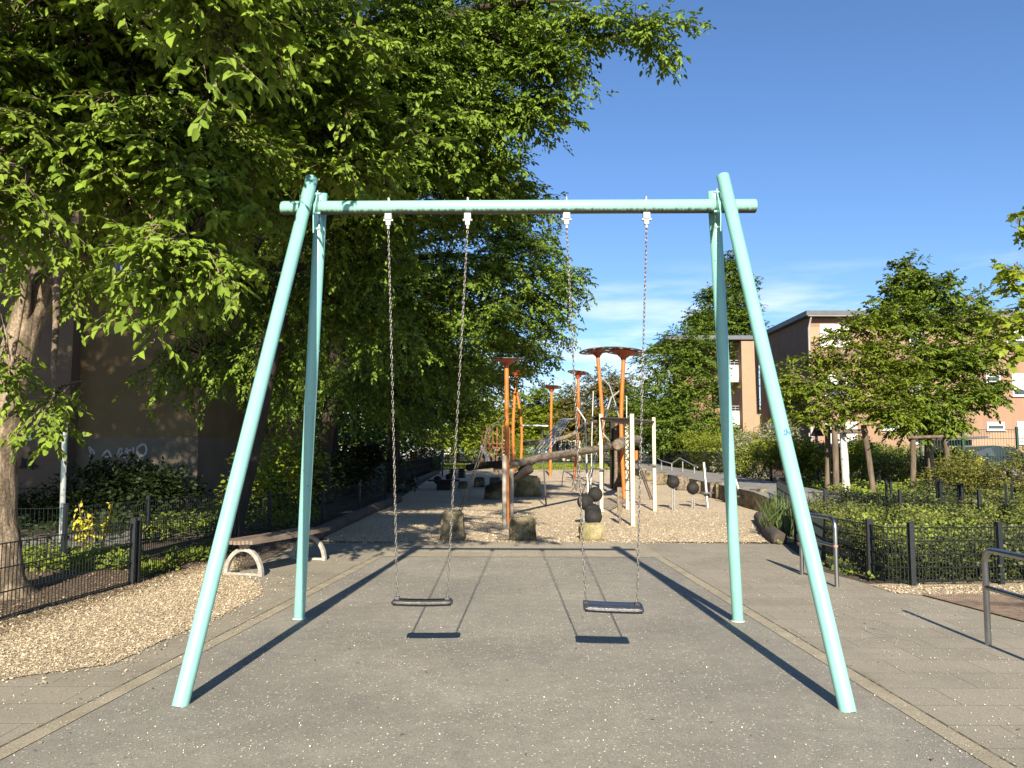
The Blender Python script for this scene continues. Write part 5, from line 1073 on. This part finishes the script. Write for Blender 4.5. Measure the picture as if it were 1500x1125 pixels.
# trees behind the left house and woods
for i, (x, y, h, lb) in enumerate(((-17, 31, 15, 'tall shaded tree behind the graffiti house, farthest left'), (-11, 33, 15, 'tall shaded tree rising over the graffiti house corner'), (-8.5, 27, 13, 'dark tree whose crown fills the space above the bright bush'), (-9.5, 44, 14, 'dark woodland tree seen through the gap right of the graffiti house'), (-13.5, 52, 13, 'far woodland tree closing the shaded gap'), (-6.6, 47, 12, 'shaded tree at the far fence end'), (-11.2, 6.2, 13.5, 'dense tree outside the picture edge shading the graffiti house'))):
    z = gz(x, y); lo = []
    for k in range(9 if i < 6 else 16):
        k = k % 9 if i < 6 else k*.56; a = k*2.4; rr_ = 2.6*math.sqrt((k+.5)/9); lo.append(((x+rr_*math.cos(a)*1.2, y+rr_*math.sin(a), h*((.38 if i < 6 else .52)+(.5 if i < 6 else .42)*((k*5) % 9)/9)), (2.2, 2.0, 1.8), 62 if i < 6 else 50))
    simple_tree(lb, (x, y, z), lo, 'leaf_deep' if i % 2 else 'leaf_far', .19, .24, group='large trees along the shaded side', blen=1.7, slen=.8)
def woods(name, x0, x1, y0, y1, h, n, m, leaf=.45):
    x = RNG.uniform(x0, x1, n); y = RNG.uniform(y0, y1, n); top = h*(.75+.5*nz2(x, y, .13, 1.7)); z = np.array([gz(a, b_) for a, b_ in zip(x, y)])+top*RNG.uniform(0, 1, n)**.7
    g = RNG.normal(0, 1, (n, 3)); P, A, N, S, ti, tw = bough_leaves(np.stack([x, y, z], 1), nrm(g*np.array([1, 1, .5])), np.full(n, 1.6), 3, 4, .9, leaf, .2, .6, .35)
    return tag(leaf_obj(name, P, A, N, S, ti, M[m], None, T_FAR), kind='stuff')
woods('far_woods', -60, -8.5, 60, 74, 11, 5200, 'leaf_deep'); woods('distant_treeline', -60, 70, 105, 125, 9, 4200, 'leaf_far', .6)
# young staked trees on the right
def stakes(label, pts, bar, group='tree stake frames'):
    root = thing('tree_stakes', label, 'tree stakes', pts[0][0], group); 
    for b_, t_, r_ in pts: mb = MB(); mb.tube([b_-Vector((0, 0, .05)), b_.lerp(t_, .5)+Vector((.015, 0, 0)), t_], [r_*1.05, r_, r_*.95], 10); mb.build('stake', M['stake'], root, wobble=.012)
    for a_, c_ in bar: mb = MB(); mb.tube([a_, c_], .055, 8); mb.build('crossbar', M['stake'], root, wobble=.01)
    return root
yt = 25.0
def SP(px, yb, ytp, dx=0, Y=yt): 
    b_ = at(px, yb, Y); return (b_, at(px+dx, ytp, Y), .085)
stakes('three rough wooden stakes tied round the whitewashed trunk', [SP(1212, 716, 622, 0), SP(1225, 733, 622, -3, 23.5), SP(1281, 735, 622, -16, 24)], [(at(1206, 632, 24.4), at(1270, 631, 24)), (at(1222, 633, 23.6), at(1270, 632, 23.9))])
stakes('three wooden stakes with a crossbar round the second staked tree', [SP(1337, 722, 632, 0, 26), SP(1392, 720, 636, -8, 26), SP(1356, 716, 636, 2, 27.5)], [(at(1329, 641, 25.9), at(1391, 639, 25.9)), (at(1333, 645, 26.1), at(1366, 640, 27.2))])
stakes('small wooden stake frame before the far hedge right of the cream posts', [SP(967, 672, 641, 0, 60), SP(984, 672, 643, 0, 60)], [(at(965, 644, 60), at(986, 644, 60))])
b = at(1240, 738, 24); 
yl1 = [LB(1262, 478, 24, .6, .5, .3, 26), LB(1228, 492, 24, .45, .45, .2, 16), LB(1300, 470, 24.2, .5, .5, .3, 20), LB(1232, 560, 24, .9, .9, .5, 46), LB(1180, 560, 23.8, .8, .8, .35, 32), LB(1150, 575, 23.6, .5, .5, .2, 12), LB(1195, 590, 23.7, .8, .8, .3, 34), LB(1240, 520, 24, .8, .8, .4, 30), LB(1290, 545, 24, .9, .8, .5, 42), LB(1325, 570, 23.8, .8, .8, .4, 36), LB(1285, 590, 23.5, .9, .8, .4, 40), LB(1240, 600, 23.5, .8, .8, .25, 24), LB(1310, 610, 23.7, .7, .7, .3, 26), LB(1200, 525, 24.2, .6, .6, .25, 16), LB(1160, 545, 24, .4, .4, .15, 9), LB(1280, 510, 24.2, .8, .7, .35, 28), LB(1190, 612, 23.6, .5, .5, .15, 12), LB(1330, 530, 24.4, .6, .6, .4, 24), LB(1155, 605, 23.7, .35, .3, .12, 6)]
yl1 = [(c, r, max(4, int(n*.72))) for c, r, n in yl1]
yt_ = tree('young_tree', 'low spreading young tree with whitewashed trunk held by stakes', 'tree', [tuple(b), tuple(at(1238, 690, 24)), tuple(at(1234, 620, 24)), tuple(at(1232, 540, 24)), tuple(at(1240, 500, 24))], [.11, .095, .085, .06, .02], yl1, 'leaf_right', .13, .75, 7, 7, .36, 'bark_pale', T_NEAR, 'young staked trees', .18, 1, limbr=.03, flat=1.0)
mb = MB(); pp_ = [at(1240, 739, 24), at(1238, 690, 24), at(1234.6, 632, 24)]; mb.tube(smooth_path(pp_, 5), [.122]*4+[.108]*4+[.098]*3, 14); mb.build('whitewash_coat', M['white_bark'], yt_, wobble=.008)
b = at(1367, 722, 27)
yl2 = [LB(1330, 385, 27, .35, .35, .45, 14), LB(1335, 415, 27, .7, .6, .6, 36), LB(1310, 440, 27, .7, .7, .5, 34), LB(1370, 425, 27, .7, .7, .6, 36), LB(1290, 460, 27, .5, .5, .35, 18), LB(1345, 470, 26.6, 1, .9, .7, 60), LB(1400, 470, 26.8, .9, .8, .7, 48), LB(1425, 440, 27, .4, .4, .4, 14), LB(1390, 530, 26.4, 1, .9, .7, 66), LB(1435, 530, 26.6, .7, .7, .6, 36), LB(1345, 530, 26.4, 1, .9, .8, 60), LB(1420, 580, 26.4, .9, .8, .5, 46), LB(1370, 590, 26.2, 1, .9, .5, 52), LB(1330, 600, 26.3, .9, .8, .4, 40), LB(1455, 565, 26.7, .5, .5, .35, 16), LB(1380, 620, 26.5, .8, .7, .2, 24), LB(1445, 490, 27, .5, .5, .4, 16), LB(1335, 625, 26.5, .6, .6, .2, 14)]
yl2 = [(c, r, int(n*1.0)) for c, r, n in yl2]
tree('young_tree', 'taller pyramid shaped young tree with dense dark leaves held by stakes', 'tree', [tuple(b), tuple(at(1364, 680, 27)), tuple(at(1358, 610, 27)), tuple(at(1352, 500, 27)), tuple(at(1335, 400, 27))], [.13, .11, .10, .07, .02], yl2, 'leaf_right2', .14, .75, 7, 7, .36, 'bark_pale', T_NEAR, 'young staked trees', .2, 1, limbr=.03, flat=.9)
# maple at the right edge
mb_ = Vector((8.4, 12.2, 0))
ml = [(c, r, max(3, int(n*.7))) for c, r, n in [LB(1488, 395, 12, .3, .3, .22, 9), LB(1478, 420, 12, .22, .25, .15, 6), LB(1494, 330, 12, .18, .2, .2, 5), LB(1500, 440, 12.2, .3, .3, .2, 8), LB(1466, 470, 12, .25, .25, .12, 6), LB(1494, 470, 12.1, .25, .3, .2, 8), LB(1490, 515, 12, .35, .3, .12, 7), LB(1460, 500, 12.1, .22, .2, .10, 4), LB(1540, 480, 12.2, .5, .5, .4, 20), LB(1560, 400, 12.2, .6, .6, .5, 26), LB(1600, 300, 12.3, .8, .8, .7, 36), LB(1650, 420, 12.3, .9, .9, .7, 36), LB(1560, 330, 12.2, .5, .5, .4, 16)]]
tree('maple_tree', 'maple reaching in from the picture edge with bright pointed star leaves', 'tree', [tuple(mb_), (8.5, 12.2, 1.5), (8.6, 12.25, 3.5), (8.6, 12.3, 5.2)], [.14, .12, .09, .04], ml, 'leaf_maple', .115, .42, 5, 4, .18, 'bark', T_MAPLE, None, .35, 1, limbr=.03)
# ------------------------------------------------------------------ shrubs and hedges
hedge('clipped_hedge', 'long light green hedge behind the far lawn, left of the pergola', -9, 2.2, 78.5, 80.5, gz(0, 79), 1.7, 2600, .13, 'leaf_bush', 'hedges')
hedge('clipped_hedge', 'yellow green clipped hedge behind the cream posts along the raised path', 10.3, 12.6, 40, 62, gz(0, 50)+.2, 1.75, 4200, .11, 'leaf_juniper', 'hedges')
hedge('clipped_hedge', 'dark clipped hedge in front of the blue car and the facade', at(1195, 690, 36).x, at(1352, 690, 36).x, 36, 37.6, .15, 1.35, 3000, .10, 'leaf_far', 'hedges')
hedge('clipped_hedge', 'low green hedge behind the second staked tree', at(1345, 690, 31).x, at(1400, 690, 31).x, 30, 31, .1, 1.1, 1100, .09, 'leaf_deep', 'hedges')
def S_(px, py, Y): return at(px, py, Y)
shrub('shrub', 'large feathery yellow green juniper beside the mint leg', 'shrub', S_(1165, 676, 30), (1.25, 1.1, .85), 700, .10, 'leaf_juniper', 'shrubs', T_BLADE if False else T_FAR, 8, 12, upright=.4)
shrub('shrub', 'feathery juniper left of the larger one, behind the mint post', 'shrub', S_(1118, 672, 33), (1.0, 1.0, .7), 480, .10, 'leaf_juniper', 'shrubs', T_FAR, 7, 12, upright=.3)
shrub('shrub', 'pale flowering shrub below the balconies', 'shrub', S_(1092, 668, 38), (1.0, 1.0, 1.2), 480, .10, 'leaf_pale', 'shrubs', T_FAR, 7, 12)
shrub('shrub', 'pale grey green shrub at the foot of the building corner', 'shrub', S_(1140, 652, 42), (1.4, 1.0, .9), 420, .11, 'leaf_pale', 'shrubs', T_FAR, 7, 12)
shrub('shrub', 'loose light green shrub beside the whitewashed trunk', 'shrub', S_(1262, 680, 30), (.75, .7, .75), 280, .10, 'leaf_bush', 'shrubs', T_FAR, 6, 12)
shrub('shrub', 'dark red green shrub right of the stakes of the whitewashed tree', 'shrub', S_(1312, 686, 30), (1.0, .8, .75), 400, .09, 'leaf_olive', 'shrubs', T_FAR, 6, 12)
shrub('shrub', 'olive twiggy shrub below the dark green car', 'shrub', S_(1420, 702, 23), (.85, .7, .55), 520, .07, 'leaf_olive', 'shrubs', T_FAR, 7, 12)
shrub('shrub', 'olive twiggy shrub at the picture edge below the green fence', 'shrub', S_(1490, 698, 22), (.9, .8, .65), 620, .07, 'leaf_olive', 'shrubs', T_FAR, 7, 12)
shrub('shrub', 'small olive shrub right of the second tree stakes', 'shrub', S_(1385, 712, 25), (.6, .6, .42), 260, .07, 'leaf_olive', 'shrubs', T_FAR, 5, 12)
shrub('shrub', 'yellow tipped shrub beside the far end of the green mesh fence', 'shrub', S_(1398, 680, 31), (.7, .6, .55), 260, .09, 'leaf_yellow', 'shrubs', T_FAR, 5, 9)
shrub('shrub', 'bright leaved bush between the mint legs behind the shaded fence', 'shrub', S_(407, 710, 18.5), (.95, .8, .80), 460, .11, 'leaf_bush', 'shrubs', T_NEAR, 8, 9)
for i, (px, py, Y, rx, rz, lb) in enumerate(((70, 748, 17, 1.3, .34, 'green bush toned dark for shade below the dark graffiti lettering'), (140, 726, 17.5, 1.2, .50, 'green bush toned dark for shade right of the stickered pole'), (195, 726, 17.5, 1.1, .52, 'green bush toned dark for shade below the pale graffiti lettering'), (255, 735, 18, 1.1, .40, 'low green bush toned dark for shade at the corner of the graffiti house'))):
    shrub('shrub', lb, 'shrub', S_(px, py, Y), (rx, .8, rz), 420, .10, 'leaf_shade_dark', 'shrubs', T_FAR, 7, 12)
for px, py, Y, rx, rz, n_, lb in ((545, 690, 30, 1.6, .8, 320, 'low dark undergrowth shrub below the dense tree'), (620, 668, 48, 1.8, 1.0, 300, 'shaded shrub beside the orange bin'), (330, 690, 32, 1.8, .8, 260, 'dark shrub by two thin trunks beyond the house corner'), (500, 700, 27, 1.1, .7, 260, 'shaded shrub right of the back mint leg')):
    shrub('shrub', lb, 'shrub', S_(px, py, Y), (rx, .9, rz), n_, .13, 'leaf_shade_dark', 'shrubs', T_FAR, 6, 12)
# thin yellow leaved shrub by the left path
b = G(132, 822); root = thing('yellow_shrub', 'thin stemmed shrub with bright yellow leaves behind the left mesh fence', 'shrub', b); mb = MB(); P_ = []
for k in range(11):
    a = random.uniform(-.34, .34); hgt = random.uniform(.45, .8); e = b+Vector((a, random.uniform(-.2, .2), hgt)); s_ = b+Vector((a*.45, 0, 0)); mb.tube(smooth_path([s_, s_.lerp(e, .5)+Vector((.03*random.uniform(-1, 1), 0, .03)), e], 4), .006, 5)
    for q in range(16): t = random.uniform(.45, 1.02); P_.append(s_.lerp(e, t)+Vector((random.uniform(-.05, .05), random.uniform(-.05, .05), random.uniform(-.03, .03))))
mb.build('stem', M['stake'], root); P_ = np.array([tuple(p) for p in P_]); n_ = len(P_)
leaf_obj('foliage', P_, RNG.normal(0, 1, (n_, 3))+np.array([0, -.2, .2]), RNG.normal(0, .6, (n_, 3))+np.array([0, -.6, .7]), RNG.uniform(.045, .08, n_), RNG.uniform(0, 1, n_), M['leaf_yellow'], root, T_NEAR)
# long leafed tufts
for lb, px, py, n_, hh in (('tuft of long arching leaves between the logs and the dark fence', 1150, 786, 230, .62), ('smaller tuft of long leaves behind the first', 1140, 762, 150, .6)):
    b = gp(px, py); root = thing('leaf_tuft', lb, 'plant', b, 'long leafed tufts'); a = RNG.uniform(0, 2*np.pi, n_); rr_ = RNG.uniform(0, .26, n_)
    P_ = np.array(b)+np.stack([rr_*np.cos(a), rr_*np.sin(a)*1.5, np.zeros(n_)], 1); A_ = np.stack([np.cos(a)*RNG.uniform(.1, .8, n_), np.sin(a)*RNG.uniform(.1, .8, n_), np.ones(n_)], 1)
    leaf_obj('blades', P_, A_, np.stack([np.cos(a), np.sin(a), .3*np.ones(n_)], 1), RNG.uniform(.6, 1.1, n_)*hh, RNG.uniform(0, 1, n_), M['leaf_blade'], root, T_BLADE)
# ------------------------------------------------------------------ ground cover, loose bits (stuff)
def cover(name, poly, n, hmin, hmax, leaf, m, tpl=T_FAR, thr=-9, sc=.9):
    poly = np.array(poly); x = RNG.uniform(poly[:, 0].min(), poly[:, 0].max(), n*2); y = RNG.uniform(poly[:, 1].min(), poly[:, 1].max(), n*2)
    k = inside(x, y, poly); x, y = x[k][:n], y[k][:n]; h = nz2(x, y, sc, 2.2); k = h > thr; x, y, h = x[k], y[k], h[k]
    top = hmin+(hmax-hmin)*np.clip(.5+h*1.1, 0, 1); z = np.array([gz(a, b_) for a, b_ in zip(x, y)])+top*RNG.uniform(0, 1, len(x))**.6
    P = np.stack([x, y, z], 1); n_ = len(P); A_ = RNG.normal(0, 1, (n_, 3))*np.array([1, 1, .5])+np.array([0, 0, .25]); N_ = RNG.normal(0, .45, (n_, 3))+np.array([0, -.35, .8])
    o = leaf_obj(name, P, A_, N_, leaf*RNG.uniform(.6, 1.3, n_), np.clip(.5+h*.9+RNG.normal(0, .22, n_), 0, 1), M[m], None, tpl); return tag(o, kind='stuff')
bed = [(4.36, 9.55), (9.5, 9.5), (9.5, 15.3), (5.3, 15.3), (5.0, 13.5)]
cover('bed_plants', bed, 80000, .16, .62, .05, 'leaf_bed', sc=2.0)
cover('bed_foliage_tips', bed, 8000, .40, .64, .055, 'leaf_cover', thr=.05, sc=1.2)
cover('bed_foliage', [(5.4, 15.8), (12, 15.2), (13, 20), (8.6, 22), (7.5, 19.5), (5.9, 18.5)], 40000, .08, .62, .065, 'leaf_bed', sc=1.6)
cover('rear_bed_foliage', [(8.8, 21), (16, 20), (18, 30), (9.8, 30)], 16000, .2, .6, .10, 'leaf_cover')
cover('wild_grass', [g2(196, 856), g2(340, 812), g2(340, 795), g2(196, 828)], 2600, .05, .2, .07, 'leaf_cover', thr=-.15, sc=1.6)
cover('wild_weeds', [g2(-40, 842), g2(190, 836), g2(210, 812), g2(-40, 816)], 3600, .04, .22, .07, 'leaf_cover', thr=-.1, sc=1.3)
cover('shaded_weeds', [g2(200, 800), g2(480, 770), g2(470, 752), g2(200, 772)], 4200, .08, .35, .08, 'leaf_cover', thr=-.25)
cover('woodland_ground_foliage', [(-13, 13), (-5.2, 13.2), (-4.9, 22), (-6, 30), (-13, 24)], 9000, .05, .4, .11, 'leaf_shade_dark', thr=0)
cover('lawn_grass', [(-9, 55.5), (9, 55.5), (9, 70), (-9, 70)], 16000, .03, .10, .10, 'leaf_juniper')
cover('edge_weeds', [g2(1130, 798), g2(1170, 797), g2(1200, 831), g2(1290, 856), g2(1290, 846), g2(1180, 800)], 500, .02, .08, .05, 'leaf_cover')
def flakes(name, x, y, size, m, asp=.55, z0=.012, up_=.9):
    n_ = len(x); z = np.array([gz(a, b_) for a, b_ in zip(x, y)])+z0
    P = np.stack([x, y, z], 1); A_ = RNG.normal(0, 1, (n_, 3))*np.array([1, 1, .25]); N_ = RNG.normal(0, .35, (n_, 3))+np.array([0, 0, 1.])
    V = np.array([[0, -asp/3, 0], [.5, -asp/2, .05], [1, 0, 0], [.5, asp/2, .05], [0, asp/3, .0]]); return tag(leaf_obj(name, P, A_, N_, size, RNG.uniform(0, 1, n_), M[m], None, (V, [(0, 1, 2, 3, 4)])), kind='stuff')
x = RNG.uniform(-9, -3.4, 9000); y = RNG.uniform(6.5, 12, 9000); k = inside(x, y, [g2(-60, 925), g2(0, 905), g2(196, 857), g2(300, 838), g2(300, 815), g2(196, 835), g2(-60, 835)])
flakes('mulch_litter', x[k], y[k], RNG.uniform(.015, .045, k.sum()), 'litter2', .6, .012)
x = RNG.uniform(0, 1, 5200); fa, fb_, fc = G(-90, 938), G(196, 857), G(343, 808); q = np.where(x < .6, x/.6, 0); q2 = np.where(x >= .6, (x-.6)/.4, 0)
xx = np.where(x < .6, fa.x+(fb_.x-fa.x)*q, fb_.x+(fc.x-fb_.x)*q2)+np.abs(RNG.normal(0, .20, 5200)); yy = np.where(x < .6, fa.y+(fb_.y-fa.y)*q, fb_.y+(fc.y-fb_.y)*q2)-np.abs(RNG.normal(0, .12, 5200))
flakes('edge_litter', xx, yy, RNG.uniform(.01, .032, 5200), 'litter', .5, .018)
# chalk scribbles on the right pavement
root = thing('chalk_scribble', 'faint white chalk scribble on the paving between the two steel hoops', 'chalk drawing', G(1290, 930))
for ln in ([(1228, 892), (1250, 905), (1290, 912), (1268, 924), (1318, 934)], [(1232, 925), (1262, 918), (1300, 926)], [(1255, 944), (1285, 934), (1330, 938), (1352, 946)], [(1306, 940), (1316, 934), (1313, 948), (1346, 941)], [(1200, 884), (1216, 896)]):
    mb = MB(); pts = smooth_path([tuple(G(*p)+Vector((0, 0, .0015))) for p in ln], 6)
    for i_, (a_, b_) in enumerate(zip(pts[:-1], pts[1:])):
        a_, b_ = Vector(a_), Vector(b_); dv = (b_-a_).normalized(); nn = Vector((-dv.y, dv.x, 0))*.0032; zz = Vector((0, 0, .0002*i_)); mb.add([a_-nn+zz, b_-nn+zz, b_+nn+zz, a_+nn+zz], [(0, 1, 2, 3)])
    mb.build('chalk_line', M['faint_chalk'], root)
# petals on the court and pavements
n_ = 42000; x = RNG.uniform(-4.5, 5.5, n_); y = 2.6+RNG.uniform(0, 1, n_)**1.3*11
d_ = nz2(x, y, .8, 5)*.8+nz2(x, y, 2.5, 8)*.5; k = d_+RNG.uniform(-.35, .35, n_) > -.12
flakes('fallen_petals', x[k], y[k], np.clip(RNG.lognormal(-5.1, .28, k.sum()), .003, .010), 'petal', .8, .007)
x = RNG.uniform(-4.2, 5, 500); y = 2.6+RNG.uniform(0, 1, 500)**1.2*11; flakes('dry_leaf_litter', x, y, RNG.uniform(.008, .03, 500), 'litter', .5, .007)
poly = np.array([g2(*p) for p in chip_b]+[g2(345, 815), g2(196, 858), g2(0, 910), g2(-200, 960)])
x = RNG.uniform(poly[:, 0].min(), poly[:, 0].max(), 170000); y = RNG.uniform(max(3.0, poly[:, 1].min()), poly[:, 1].max(), 170000); k = inside(x, y, poly); x, y = x[k], y[k]
sp = np.where(RNG.uniform(0, 1, len(x)) < .12, .28, .05); x = x+RNG.normal(0, 1, len(x))*sp; y = y+RNG.normal(0, 1, len(y))*sp
flakes('wood_chip_litter', x, y, np.clip(RNG.lognormal(-4.45, .42, len(x)), .006, .045), 'chip', .5, .012)
x = RNG.uniform(-3.2, 5.3, 26000); y = Yg+RNG.uniform(0, 1, 26000)**1.6*9
k = (x > -3.2+(y-Yg)*-.05) & (x < 5.25)
flakes('gravel_litter', x[k], y[k], RNG.uniform(.015, .035, k.sum()), 'chip', .7, .012)
x = RNG.uniform(-3.2, 5.2, 1600); y = Yg-np.abs(RNG.normal(0, .16, 1600)); flakes('loose_gravel', x, y, RNG.uniform(.012, .028, 1600), 'chip', .7, .012)
x = RNG.uniform(4.1, 6.6, 4500); y = 9.45-RNG.uniform(0, 1, 4500)*.55+(x-4.3)*-.02; k = y > 8.75+.0*x; flakes('strip_litter', x[k], y[k], RNG.uniform(.012, .03, k.sum()), 'chip', .55, .010)
